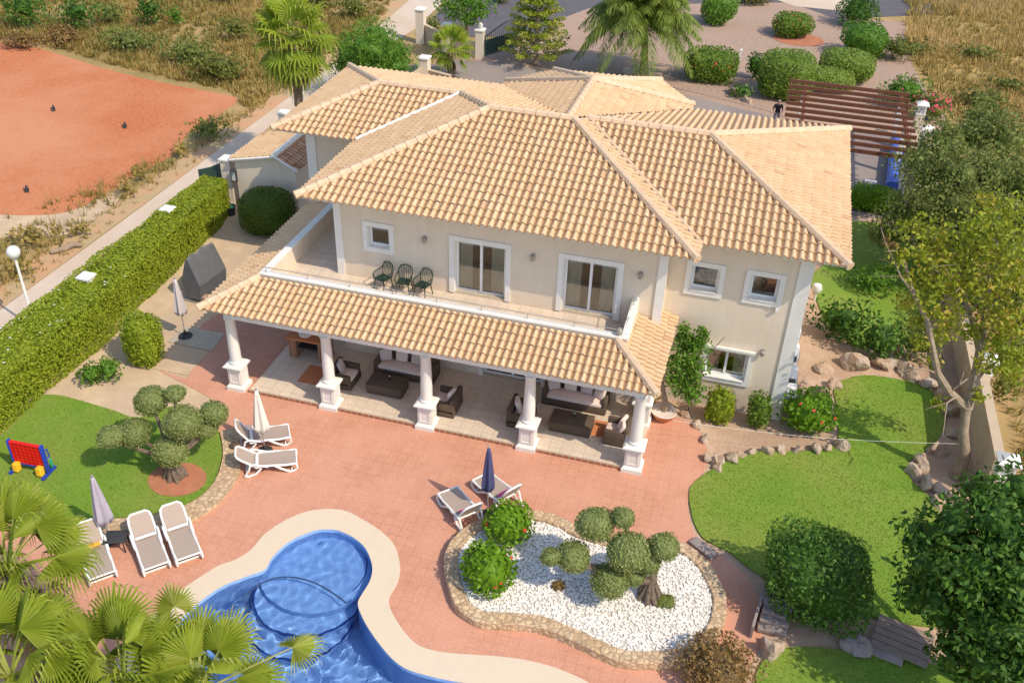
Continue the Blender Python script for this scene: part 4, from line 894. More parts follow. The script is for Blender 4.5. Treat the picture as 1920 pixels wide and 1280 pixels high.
lowwall(h0.x-.2,h0.y-2.6,h0.x-.1,h0.y-.35,1.35,'cream wall running from the pillar towards the wing roof'); lowwall(h0.x+.35,h0.y-.1,h0.x+1.9,h0.y-.6,1.2,'cream wall between the pillar and small fan palm')
mt=tag(MB().box(-.25,.25,-.15,.15,.4,.75).box(-.04,.04,-.04,.04,0,.4).build('letter_box',MT['metal']),'grey letter box on a post under the small fan palm','letter box'); mt.location=(h0.x+2.2,h0.y-1.0,0)
t=empty('driveway_gate',(g0.x+.35,g0.y+.1,0),R_(62),'arched dark green metal gate standing open at the driveway','gate')
L=3.2; mb=MB(); arc=lambda x: 1.45+.75*math.sin(math.pi*.5*x/L)
mb.tube([(x,0,arc(x)) for x in [i*L/10 for i in range(11)]],.04,6).tube([(0,0,.1),(0,0,1.5)],.05,6).tube([(L,0,.1),(L,0,2.25)],.06,6).tube([(0,0,.15),(L,0,.15)],.03,6); mb.build('gate_frame',MT['gate'],t)
for i in range(1,16): MB().tube([(i*L/16,0,.15),(i*L/16,0,arc(i*L/16))],.018,4).build('bar',MT['gate'],t)
MB().box(.02,L-.02,.025,.045,.18,1.2).build('panel',MT['gate'],t)
# right-hand boundary wall with lantern piers
lowwall(26.15,2.3,26.15,7.0,1.75,'tall cream boundary wall right of the pale ash tree trunk',.26)
lowwall(26.15,7.5,25.95,31.9,1.2,'long cream boundary wall behind the olive tree',.24)
def lantern(x,y,h,label,z=0):
    t=empty('lantern_pier',(x,y,0),0,label,'lantern','white lantern piers'); MB().sq([(.24,-.03),(.24,h)]).build('shaft',MT['wall'],t)
    mb=MB().sq([(.26,h),(.26,h+.07)])
    for a in (-1,1):
        for b in (-1,1): mb.box(min(a*.24,a*.17),max(a*.24,a*.17),min(b*.24,b*.17),max(b*.24,b*.17),h+.07,h+.55)
    mb.build('lantern_frame',MT['white'],t); MB().sq([(.16,h+.08),(.16,h+.53)]).build('lantern_pane',MT['globe'],t)
    MB().sq([(.34,h+.55),(.34,h+.60),(.02,h+.80)]).build('lantern_roof',MT['white'],t)
lantern(26.15,1.55,1.75,'white lantern pier at the near end of the boundary wall')
lantern(26.2,7.25,1.75,'white lantern pier behind the ash tree limbs')
lantern(25.7,34.2,1.6,'white lantern pier behind the pergola beside the oleander')
lantern(26.0,32.1,.95,'low white lantern pier beyond the pergola slats')
# ---- pergola, pool cover roll, lounge frame
t=empty('pergola',(21.3,28.4,0),0,'dark red timber pergola with parallel slats on white posts','pergola')
def PB(mb,n,mat): o=mb.build(n,MT[mat],t); o.data.transform(Matrix.Translation((-21.3,-28.4,0))); return o
yb=[23.9+i*.96 for i in range(11)]
for i,y in enumerate(yb):
    x0=18.05+.0*y; PB(MB().cbox(((x0+24.75)/2,y,2.86),(24.75-x0,.10,.20),R_(-.6)),'slat','wood')
for x in (19.0,24.35): PB(MB().cbox((x,28.6,2.66),(.16,10.4,.19)),'main_beam','wood')
for x in (19.0,24.35):
    for y in (24.6,28.6,32.8): PB(MB().box(x-.13,x+.13,y-.13,y+.13,0,2.56),'post','white')
a=at(1683,262,.45); b=at(1672,352,.45)
mb=MB(); pts=[a.lerp(b,i/9) for i in range(10)]
t=empty('pool_cover_roll',((a+b)/2).to_tuple()[:2]+(0,),0,'long blue rolled pool cover lying beside the pergola','pool cover'); off=Vector((t.location.x,t.location.y,0))
mb.tube([p-off for p in pts],[.33+.03*random.random() for _ in pts],14).build('rolled_cover',MT['cover'],t)
for e in (a,b): MB().tube([Vector((e.x-.45,e.y,0))-off,Vector((e.x,e.y,.45))-off,Vector((e.x+.45,e.y,0))-off],.03,6).build('stand',MT['metal'],t)
a=at(1694,330,.3); t=empty('folded_lounger',(a.x+.1,a.y,0),R_(84),'folded white lattice lounger leaning beside the blue roll','sun lounger')
mb=MB(); mb.tube([(-1.0,-.05,.1),(1.0,-.05,.1),(1.0,.25,.75),(-1.0,.25,.75)],.03,6,True)
for i in range(9): mb.tube([(-.9+i*.22,-.05,.1),(-.75+i*.2,.25,.75)],.018,5)
mb.build('frame',MT['plastic'],t)
# ---- washing line from porch corner to the ash tree
a=at(1262,788,1.0); b=at(1806,832,1.45)
t=[a.lerp(b,i/16)+Vector((0,0,-.22*math.sin(math.pi*i/16))) for i in range(17)]
tag(MB().tube(t,.006,5).build('washing_line',MT['rope']),'white washing line stretched from the porch corner to ash trunk','line')
# ---- rocks
def rock(name,px,py,w,h,label,group='boulders edging the right-hand lawn',mat='rock',z=0,cat='rock'):
    w*=.84; h*=.72
    p=at(px,py,z); bm=bmesh.new(); bmesh.ops.create_icosphere(bm,subdivisions=3,radius=1)
    sd=Vector((random.uniform(-9,9),random.uniform(-9,9),random.uniform(-9,9))); ps=[Vector((random.gauss(0,1),random.gauss(0,1),random.gauss(0,1))).normalized() for _ in range(9)]
    for v in bm.verts:
        d=v.co.normalized()
        for q in ps:
            k=d.dot(q)
            if k>.62: v.co*= (.62/k)
        j=1+.10*math.sin(d.x*7+sd.x)*math.sin(d.y*6+sd.y)*math.sin(d.z*8+sd.z)+random.uniform(-.02,.02); v.co.x*=w/1.6*j; v.co.y*=w/1.6*.8*j; v.co.z*=j*1.25; v.co.z=max(v.co.z,-.35)*h
    me=bpy.data.meshes.new(name); bm.to_mesh(me); bm.free(); o=link(name,me,MT[mat]); o.location=(p.x,p.y,z+.25*h); o.rotation_euler=(0,0,random.random()*3)
    return tag(o,label,cat,group)
rocks=[(1331,860,.62,.3,'pale flat stone at the corner where terrace meets lawn'),(1322,825,.5,.28,'pale stone edging the sandy bed beside the terrace curve'),(1309,800,.5,.25,'small stone at the top of the terrace curve by box shrubs'),
 (1283,779,.5,.25,'small stone beside the terracotta pot at terrace edge'),(1352,868,.5,.25,'flat stone between terrace corner and washing line bed'),(1572,838,.75,.42,'pale boulder at the lawn waist below the round bush'),(1548,843,.5,.25,'low stone beside the pale boulder under washing line'),
 (1560,728,.8,.5,'stacked boulder at the upper lawn edge near air conditioners'),(1535,742,.8,.55,'reddish boulder beside the lowest air conditioner'),(1545,690,1.0,.5,'flat slab rock below the dark shrubs beside the house'),(1600,690,1.2,.6,'broad boulder under the dark shrubs above upper lawn'),(1655,688,1.0,.55,'shaded boulder in the middle of the upper lawn edge'),
 (1700,704,1.1,.5,'pinkish boulder at upper lawn edge left of ash limb'),(1738,722,.8,.45,'boulder beneath the lowest bare ash limb'),(1772,745,1.0,.6,'large pink boulder behind the ash trunk'),(1785,775,.8,.5,'boulder right beside the ash tree trunk'),(1782,812,.7,.45,'square pale block against the ash trunk'),(1755,848,.9,.5,'pale boulder left of the ash trunk at lawn edge'),
 (1726,872,1.0,.5,'pink boulder at the lawn waist near ash shadow'),(1712,888,.9,.4,'low boulder crossed by the ash tree shadow'),(1738,912,.8,.5,'angular boulder below the ash trunk'),(1770,950,1.0,.5,'rounded pink boulder beside the dark tree top'),(1765,925,.7,.4,'small rock between ash trunk and dark tree')]
rocks+=[(px_,py_,w_,.3,l_) for px_,py_,w_,l_ in ((1347,879,.5,'first flat stone along the lawn from the terrace corner'),(1372,862,.6,'second stone along the lawn edge, whitish and flat'),(1392,856,.45,'small third stone along the lawn edge below the bed'),(1412,850,.5,'stone on the lawn edge below first box shrub'),(1438,846,.6,'stone on the lawn edge below second box shrub'),(1466,845,.5,'stone on the lawn edge left of flowering bush'),(1496,845,.55,'stone on the lawn edge below the flowering bush'),(1528,846,.5,'last low stone before the pale waist boulder'),(1340,870,.4,'little stone wedged at terrace corner'))]
for r in rocks: rock('boulder',*r)
rock('boulder',1440,1222,1.05,.62,'large lone orange boulder beside the lower lawn steps','boulders of the lower garden')
rock('boulder',1600,1222,1.15,.35,'flat grey boulder below the shaded dark bush','boulders of the lower garden','greystone')
rock('boulder',1378,178,.9,.55,'pale rock left of the tall clipped drum shrub','rocks of the gravel garden'); rock('boulder',1400,192,.8,.5,'pale rock at the driveway edge below clipped drum shrub','rocks of the gravel garden'); rock('boulder',1365,172,.6,.4,'small reddish rock beside the red flowered box shrub','rocks of the gravel garden')
rock('boulder',940,85,.6,.4,'pale rock at the foot of the green driveway gate','rocks of the gravel garden')
for px,py,lab in ((100,208,'dark burnt stump in the middle of red field'),(234,240,'small dark stump on the red field towards the lane'),(50,360,'dark twiggy stump near the lower edge of red field')):
    p=at(px,py,0); s=MB().tube([(0,0,-.03),(.04,.03,.15),(.0,.06,.34)],[.11,.09,.04],6).tube([(.02,0,.1),(.2,-.05,.26)],[.05,.02],5).tube([(0,0,.1),(-.25,.1,.14)],[.06,.02],5).build('tree_stump',MT['black']); s.location=p; tag(s,lab,'stump','stumps on the red field')
p=at(122,470,0); s=MB().tube([(-.35,-.5,.12),(0,0,.10),(.2,.35,.16),(.55,.5,.12)],[.10,.13,.12,.07],8).build('fallen_branch',MT['bark']); s.location=p; tag(s,'pale fallen branch lying in the dry verge beside the lane','branch')
for (a_,b_,c_,d_,lab) in ((1318,1030,.9,.35,'grey stone step at the planter end below lawn'),(1650,1222,1.2,.5,'grey stone step left of the planks')):
    p=at(a_,b_,0); s=MB().cbox((0,0,.05),(c_,d_,.14),R_(-35) if a_<1400 else R_(-12),0,.02).build('stone_step',MT['greystone']); s.location=p; tag(s,lab,'step','grey stone steps')
p=at(1690,1205,0); t=empty('plank_bridge',p,R_(-14),'short weathered plank bridge in the shade under dark tree','bridge')
for i in range(5): MB().box(-.75,.75,-.62+i*.25,-.40+i*.25,.10,.16).build('plank',MT['wood2'],t)
p=at(1450,1168,0); t=empty('rock_cascade',p,R_(-8),'grey striped stone cascade beside the dark bush','water feature')
for i in range(4): MB().cbox((0,.35-i*.22,.42-i*.11),(.8,.3,.16),R_(i*4),0,.04).build('ledge',MT['greystone'],t)
MB().box(-.52,-.45,-.8,.6,0,.5).build('edge_slab',MT['greystone'],t)
p=at(1533,538,.0); q=at(1532,540,.6); s=tag(MB().lathe([(.06,-.6),(.06,-.2),(.17,-.16),(.23,0),(.17,.17),(.02,.23)],(0,0,0),14).build('globe_lamp',MT['globe']),'white globe garden lamp beside the house corner','lamp'); s.location=(q.x,q.y,.6)
p=at(440,838,.12); s=MB().lathe([(.05,0),(.14,.04),(.15,.12),(.06,.17)],(0,0,0),10).build('clay_ball_light',MT['dark']); s.location=(p.x,p.y,.12); tag(s,'small dark round light on the stone kerb','lamp')
p=at(1650,350,0); s=MB().box(-.3,.3,-.12,.12,.0,.12).build('white_block',MT['plastic']); s.location=at(1632,343,0); tag(s,'small white block lying on the driveway by the hedge','block')
p=at(1380,95,0); s=MB().box(-.07,.07,-.07,.07,0,.9).sq([(.1,.9),(.02,1.0)]).build('marker_post',MT['plastic']); s.location=at(1386,118,0); tag(s,'white marker post behind the red flowered box shrub','post')
p=at(1180,138,0); s=MB().lathe([(.42,0),(.5,.25),(.47,.28),(.40,.22)],(0,0,0),16).build('stone_bowl',MT['concrete']); s.location=at(1180,140,0); tag(s,'round pale stone bowl beneath the feathery palm','bowl')
# ---- person
def person():
    p=at(1452,240,0); bm=bmesh.new()
    J=dict(pel=(0,0,.93),waist=(0,-.01,1.10),chest=(0,.0,1.32),neck=(0,-.01,1.50),chin=(0,-.03,1.58),head=(0,-.025,1.68),top=(0,-.01,1.77),
      lsh=(.19,0,1.43),lel=(.28,-.02,1.15),lwr=(.20,-.20,1.0),lpa=(.15,-.26,.99),rsh=(-.19,0,1.43),rel=(-.28,-.02,1.15),rwr=(-.20,-.20,1.02),rpa=(-.15,-.26,1.01),
      lhip=(.10,0,.88),lkn=(.12,-.02,.50),lan=(.13,.02,.09),lto=(.15,-.14,.04),rhip=(-.10,0,.88),rkn=(-.12,-.02,.50),ran=(-.14,.02,.09),rto=(-.17,-.14,.04))
    Rr_=dict(pel=.145,waist=.135,chest=.165,neck=.06,chin=.075,head=.105,top=.06,lsh=.075,lel=.05,lwr=.033,lpa=.04,rsh=.075,rel=.05,rwr=.033,rpa=.04,lhip=.105,lkn=.065,lan=.045,lto=.045,rhip=.105,rkn=.065,ran=.045,rto=.045)
    E=[('pel','waist'),('waist','chest'),('chest','neck'),('neck','chin'),('chin','head'),('head','top'),('chest','lsh'),('lsh','lel'),('lel','lwr'),('lwr','lpa'),('chest','rsh'),('rsh','rel'),('rel','rwr'),('rwr','rpa'),('pel','lhip'),('lhip','lkn'),('lkn','lan'),('lan','lto'),('pel','rhip'),('rhip','rkn'),('rkn','ran'),('ran','rto')]
    for s,w in ((1,'lpa'),(-1,'rpa')):
        b=Vector(J[w])
        for i,(dx,dy,dz,l) in enumerate(((-.03*s,-.07,.012,1),(-.045*s,-.065,-.004,1),(-.05*s,-.05,-.02,.9),(-.045*s,-.035,-.035,.75),(.03*s,-.045,.02,.8))):
            J[f'f{s}{i}']=tuple(b+Vector((dx,dy,dz))*l); Rr_[f'f{s}{i}']=.010; E.append((w,f'f{s}{i}'))
    ks=list(J); me=bpy.data.meshes.new('person'); me.from_pydata([J[k] for k in ks],[(ks.index(a),ks.index(b)) for a,b in E],[])
    o=link('person',me,None); m=o.modifiers.new('skin','SKIN'); o.modifiers.new('sub','SUBSURF').levels=2; o.modifiers['sub'].render_levels=2
    sv=me.skin_vertices[0].data
    for i,k in enumerate(ks): sv[i].radius=(Rr_[k],Rr_[k]*(.8 if k in('chest','waist','pel') else 1)); sv[i].use_root=(k=='pel')
    bpy.context.view_layer.update(); dg=bpy.context.evaluated_depsgraph_get(); m2=bpy.data.meshes.new_from_object(o.evaluated_get(dg)); o.modifiers.clear(); o.data=m2
    m2.materials.clear()
    for k in ('skin','shirt','trousers','hair'): m2.materials.append(MT[k])
    for f in m2.polygons:
        c=f.center; z=c.z; f.use_smooth=True
        if z<.10: i=1
        elif z<.97 and abs(c.y)<.17: i=2
        elif z<1.49 and not (abs(c.x)>.17 and z<1.24 and (abs(c.x)>.2 or c.y<-.1)) and c.y>-.19: i=1
        elif z>1.70 or (z>1.62 and c.y>.03): i=3
        else: i=0
        f.material_index=i
    o.location=p; o.rotation_euler=(0,0,R_(12)); tag(o,'person in a black top and grey trousers standing at the pergola corner','person')
    for s in (-1,1):
        e=MB().lathe([(.003,-.012),(.012,0),(.003,.012)],(s*.035,-.122,1.685),8).build('eye',MT['black'],o)
    MB().cbox((0,-.135,1.655),(.025,.03,.045),0,0,.008).build('nose',MT['skin'],o)
person()
# ---- pool cleaner hose lying on the water
hs=[at(*q,-.06) for q in ((455,1118),(480,1100),(506,1085),(545,1081),(585,1090),(620,1108),(650,1130))]
h=[(p.x,p.y) for p in hs]; h=smooth(h,5,False)
tag(MB().tube([(a,b,-.065) for a,b in h],.022,6).build('pool_hose',MT['hose']),'thin dark cleaner hose floating across the round pool end','hose')
# ================================================================ PLANTS
def flowers(par,c,r,n,mat,size=.13,up=True):
    d=unit(RNG.normal(size=(n,3))); d[:,2]=np.abs(d[:,2])*.8; d[:,1]-=.3; d=unit(d); f=Leaves(); f.put(d*np.array(r)*1.03+np.array(c),d,size,.8,.9); o=f.build('blossoms',LM[mat],par); o['kind']='stuff'; return o
def shrub(name,px,py,wpx,hgt,mat,label,cat='shrub',e=2.,dens=1.,leaf=.13,group=None,dy=1.,fl=None,lump=.08,depth=.16,v0=.45,z=0,flat=.5,sink=.0,zc=None):
    """px,py: middle of the foot of the shrub in the photograph; wpx: its width there"""
    p=at(px,py,z); rx=(at(px+wpx/2,py,z)-at(px-wpx/2,py,z)).length/2; ry=rx*dy; p=p+Vector((-math.sin(EUL[2])*ry*.8,math.cos(EUL[2])*ry*.8,0)); rz=hgt/2
    L=Leaves(); area=4*math.pi*((rx*ry)**1.6+(rx*rz)**1.6+(ry*rz)**1.6)**(1/1.6)/3**(1/1.6)*(1.25 if e>2.5 else 1)
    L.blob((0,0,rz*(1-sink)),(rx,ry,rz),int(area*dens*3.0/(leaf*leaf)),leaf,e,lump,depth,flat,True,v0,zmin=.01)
    o=L.build(name,LM[mat]); o.location=p; tag(o,label,cat,group)
    if fl: flowers(o,(0,0,rz),(rx,ry,rz),fl[1],fl[0])
    return o
# ---- long clipped hedge, in straight runs
L=Leaves(); y0,y1=-9.5,12.6; hx0,hx1,hz=-8.1,-5.95,1.85
def hedgeface(n,f,nrm):
    P=f(RNG.random(n),RNG.random(n)); wob=.05*np.sin(P[:,1]*1.3+P[:,2]*1.1)+.035*np.sin(P[:,1]*3.1+P[:,0]*2.3)+.05*np.sin(P[:,0]*4+P[:,1]*.7)
    N=np.tile(np.array(nrm,float),(n,1)); P[:,0]+=-.85*np.clip((P[:,1]-2)/10,0,1)*(P[:,0]-hx0)/(hx1-hx0); P=P+N*(wob-.10*RNG.random(n)+.06*RNG.random(n)**3)[:,None]; L.put(P,N,.105,.62,.65,.46,.36)
hedgeface(28000,lambda a,b:np.stack([hx0+a*(hx1-hx0),y0+b*(y1-y0),np.full(len(a),hz)],1),(0,0,1))
hedgeface(22000,lambda a,b:np.stack([np.full(len(a),hx1),y0+b*(y1-y0),a*hz],1),(1,0,0))
hedgeface(7000,lambda a,b:np.stack([np.full(len(a),hx0),y0+b*(y1-y0),a*hz],1),(-1,0,0))
hedgeface(1200,lambda a,b:np.stack([hx0+a*(hx1-hx0),np.full(len(a),y1),b*hz],1),(0,1,0))
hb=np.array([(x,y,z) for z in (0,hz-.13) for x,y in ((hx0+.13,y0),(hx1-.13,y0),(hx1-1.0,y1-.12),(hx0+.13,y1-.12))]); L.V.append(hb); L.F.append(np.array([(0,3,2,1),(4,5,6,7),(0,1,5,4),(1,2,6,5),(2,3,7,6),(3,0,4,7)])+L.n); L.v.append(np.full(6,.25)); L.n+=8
hd=L.build('long_hedge',LM['hedge']); tag(hd,'long yellow green clipped hedge between the lane and the garden path','hedge')
f=Leaves(); P=np.stack([RNG.uniform(hx0,hx1,45),RNG.uniform(-6,4,45),np.full(45,hz+.06)],1); f.put(P,np.tile((0,0,1.),(45,1)),.09,.9,.9); tag(f.build('blossoms',leafmat('white_petal',(.8,.8,.75),(.85,.82,.8)),hd),kind='stuff')
# ---- shrubs on the left
shrub('drum_shrub',497,447,98,1.95,'darkclip','dark clipped drum shaped shrub in shade before the tiled store','shrub',3.2,1.15,.10,None,.95,lump=.02,depth=.08)
shrub('pillar_shrub',268,692,66,2.05,'hedge','yellow green clipped pillar shrub between hedge and grey parasol','shrub',3.6,1.1,.12,lump=.035,depth=.1,v0=.36)
o=shrub('garden_shrub',170,728,48,.85,'green','loose green oleander shrub left part at the hedge foot','shrub',2,.7,.17,'loose shrubs at the hedge foot',lump=.2,depth=.4)
o['label']='loose leafy shrub touching the long hedge foot'
shrub('garden_shrub',202,722,46,1.0,'green','loose leafy shrub left of the clipped pillar shrub','shrub',2,.7,.17,'loose shrubs at the hedge foot',lump=.2,depth=.4)
# ---- cloud pruned olives
def topiary(base,z,balls,label,twist):
    p=at(*base,z); t=empty('cloud_pruned_olive',p,0,label,'topiary tree','cloud pruned olive trees')
    tr=MB(); tr.tube([(0,0,-.1),(.03,0,.25),(-.04,.06,.55),(.0,.05,.85)],[.34,.22,.16,.13],10)
    for k in range(9):
        a=k*.7+.2; tr.tube([(.1*math.cos(a),.1*math.sin(a),.6),((.20+.06*math.sin(k*5))*math.cos(a),.22*math.sin(a+.1),.28),((.36+.10*math.sin(k*3))*math.cos(a+.2),.34*math.sin(a+.2),-.03)],[.05,.075,.06],6)
    for (px,py,rp,h) in balls:
        c=at(px,py,h+z)-p; m=Vector((c.x*.45+.05*math.sin(px),c.y*.45,.55+(c.z-.55)*.45))
        tr.tube([(0,.05,.6),m,c-Vector((0,0,.15))],[.10,.07,.05],7)
    tr.build('trunk',MT['knotty'],t)
    for (px,py,rp,h) in balls:
        c=at(px,py,h+z); r=(at(px+rp,py,h+z)-at(px-rp,py,h+z)).length/2; c=c-p
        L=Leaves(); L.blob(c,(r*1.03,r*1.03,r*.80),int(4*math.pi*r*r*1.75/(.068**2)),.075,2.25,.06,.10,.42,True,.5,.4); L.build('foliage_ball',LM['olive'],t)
    return t
topiary((330,892),.06,[(342,791,37,2.0),(283,750,32,2.35),(328,738,20,2.6),(402,774,26,2.0),(252,810,31,1.55),(208,819,26,1.65),(320,846,33,1.05),(386,804,21,1.55)],'cloud pruned olive tree with round foliage balls on the left lawn',0)
topiary((1218,1118),.22,[(1177,1032,40,1.85),(1117,981,35,2.25),(1168,970,22,2.5),(1244,1024,29,1.95),(1075,1043,33,1.5),(1033,1043,20,1.6),(1143,1089,35,.95),(1215,1052,24,1.5),(1188,1080,20,1.0)],'cloud pruned olive tree with round foliage balls in the white pebble bed',1)
# ---- hibiscus in the pebble bed, small plants
shrub('hibiscus',951,1034,90,1.25,'fresh','round bright green hibiscus beside the navy parasol, smaller of the pebble bed pair','shrub',2.3,.9,.15,'hibiscus bushes in the pebble bed',fl=('redf',3),lump=.07,depth=.18,z=.2)
shrub('hibiscus',914,1126,106,1.32,'fresh','round bright green hibiscus at the stone rim, larger of the pebble bed pair','shrub',2.3,.9,.15,'hibiscus bushes in the pebble bed',fl=('redf',3),lump=.07,depth=.18,z=.2)
shrub('succulent',1047,1108,26,.16,'brown','small reddish succulent in the white pebbles','plant',2,.8,.10,z=.2)
shrub('pebble_grass',1248,1142,40,.18,'grey','low grey herb at the foot of the pebble bed olive','plant',2,.6,.08,z=.2)
# ---- right of the porch
p=at(1290,775,0); t=empty('climber',(p.x,p.y,0),0,'tall bushy climber growing against the wall right of porch roof','climbing plant')
tr=MB().tube([(0,0,0),(.1,.1,1.2),(.05,.2,2.6),(.3,.1,3.6)],[.05,.045,.035,.015],6).tube([(.05,.15,1.8),(.5,.1,2.9),(.8,.0,3.5)],[.03,.02,.01],5); tr.build('trunk',MT['bark'],t)
L=Leaves()
for (px,py,h,r) in ((1280,640,3.1,.42),(1298,650,3.0,.48),(1270,680,2.5,.5),(1300,690,2.3,.55),(1285,720,1.7,.55),(1310,640,3.2,.35),(1265,712,1.8,.4),(1300,735,1.3,.4),(1283,618,3.5,.28),(1318,622,3.6,.22)):
    c=at(px,py,h)-p; L.blob((c.x,c.y,h),r,int(270*r*r*6),.15,2,.3,.7,.25,False,.45)
L.build('crown',LM['green'],t)
shrub('box_shrub',1348,800,52,1.42,'hedge','clipped box shrub under the ground floor window, nearer the porch','shrub',4,.95,.13,'box shrubs against the villa wall',.8,lump=.06,depth=.2,v0=.35)
shrub('box_shrub',1421,808,46,1.45,'clip','clipped box shrub under the wall beside corner pilaster','shrub',4,.95,.13,'box shrubs against the villa wall',.8,lump=.08,depth=.25,v0=.45)
shrub('flower_bush',1524,828,112,1.55,'fresh','broad round bush with few red flowers at the villa corner','shrub',2.2,.8,.17,fl=('redf',5),lump=.12,depth=.25,v0=.38,dy=.85)
# ---- big dark bush, dark tree, brown bush
shrub('dark_bush',1532,1192,192,2.75,'deep','big dark square cut bush on the right lawn','shrub',4,1.,.13,None,.85,lump=.09,depth=.22,v0=.40)
shrub('brown_bush',1350,1330,150,1.25,'brown','reddish brown bush at the bottom edge near the terrace','shrub',2,.9,.11,lump=.12,depth=.35,flat=.3)
def tree(name,base,crown,mat,label,cat='tree',leaf=.2,dens=1.,trunk=(.2,.08),bark='bark',group=None,core=False,flat=.35,depth=.5,lump=.2,z=0,limbs=None,v0=.45,asp=.5,rk=1.):
    p=at(*base,z) if len(base)==2 else Vector(base); t=empty(name,p,0,label,cat,group); tr=MB(); L=Leaves()
    cs=[]
    for (px,py,h,r) in crown:
        c=at(px,py,h)-p; c.z=h; cs.append((c,r*rk))
    ctr=sum((c for c,r in cs),Vector())/len(cs); low=min(c.z for c,r in cs)
    fk=Vector((ctr.x*.25,ctr.y*.25,max(.4,low*.6)))
    tr.tube([(0,0,-.05),(fk.x*.4,fk.y*.4,fk.z*.5),fk],[trunk[0]*1.25,trunk[0],trunk[0]*.85],9)
    for c,r in cs:
        m=fk.lerp(c,.5)+Vector((random.uniform(-.15,.15),random.uniform(-.15,.15),random.uniform(0,.3))); tr.tube([fk,m,c],[trunk[0]*.6,trunk[1],trunk[1]*.3],6)
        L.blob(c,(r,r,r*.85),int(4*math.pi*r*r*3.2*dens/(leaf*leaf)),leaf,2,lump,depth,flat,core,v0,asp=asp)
    tr.build('trunk',MT[bark],t); L.build('crown',LM[mat],t); return t
dk=[(1850,930,4.6,1.0),(1790,990,4.4,1.0),(1880,1010,4.8,1.2),(1920,930,4.6,1.1),(1760,1060,3.6,1.0),(1830,1080,4.4,1.2),(1910,1090,4.6,1.2),(1770,1140,3.0,1.0),(1850,1170,3.6,1.2),(1920,1180,3.8,1.3),(1800,1220,2.2,1.0),(1880,1250,2.8,1.2),(1950,1040,4.6,1.3),(1730,1110,2.3,.8),(1740,1010,3.2,.8),(1960,1200,3.4,1.3),(1900,1330,2.4,1.2)]
tree('dark_tree',(1860,1300),dk,'deep','large dark leafy tree filling the bottom right corner','tree',.20,.75,(.28,.10),depth=.45,flat=.4,lump=.35,core=True,v0=.46,rk=.86)
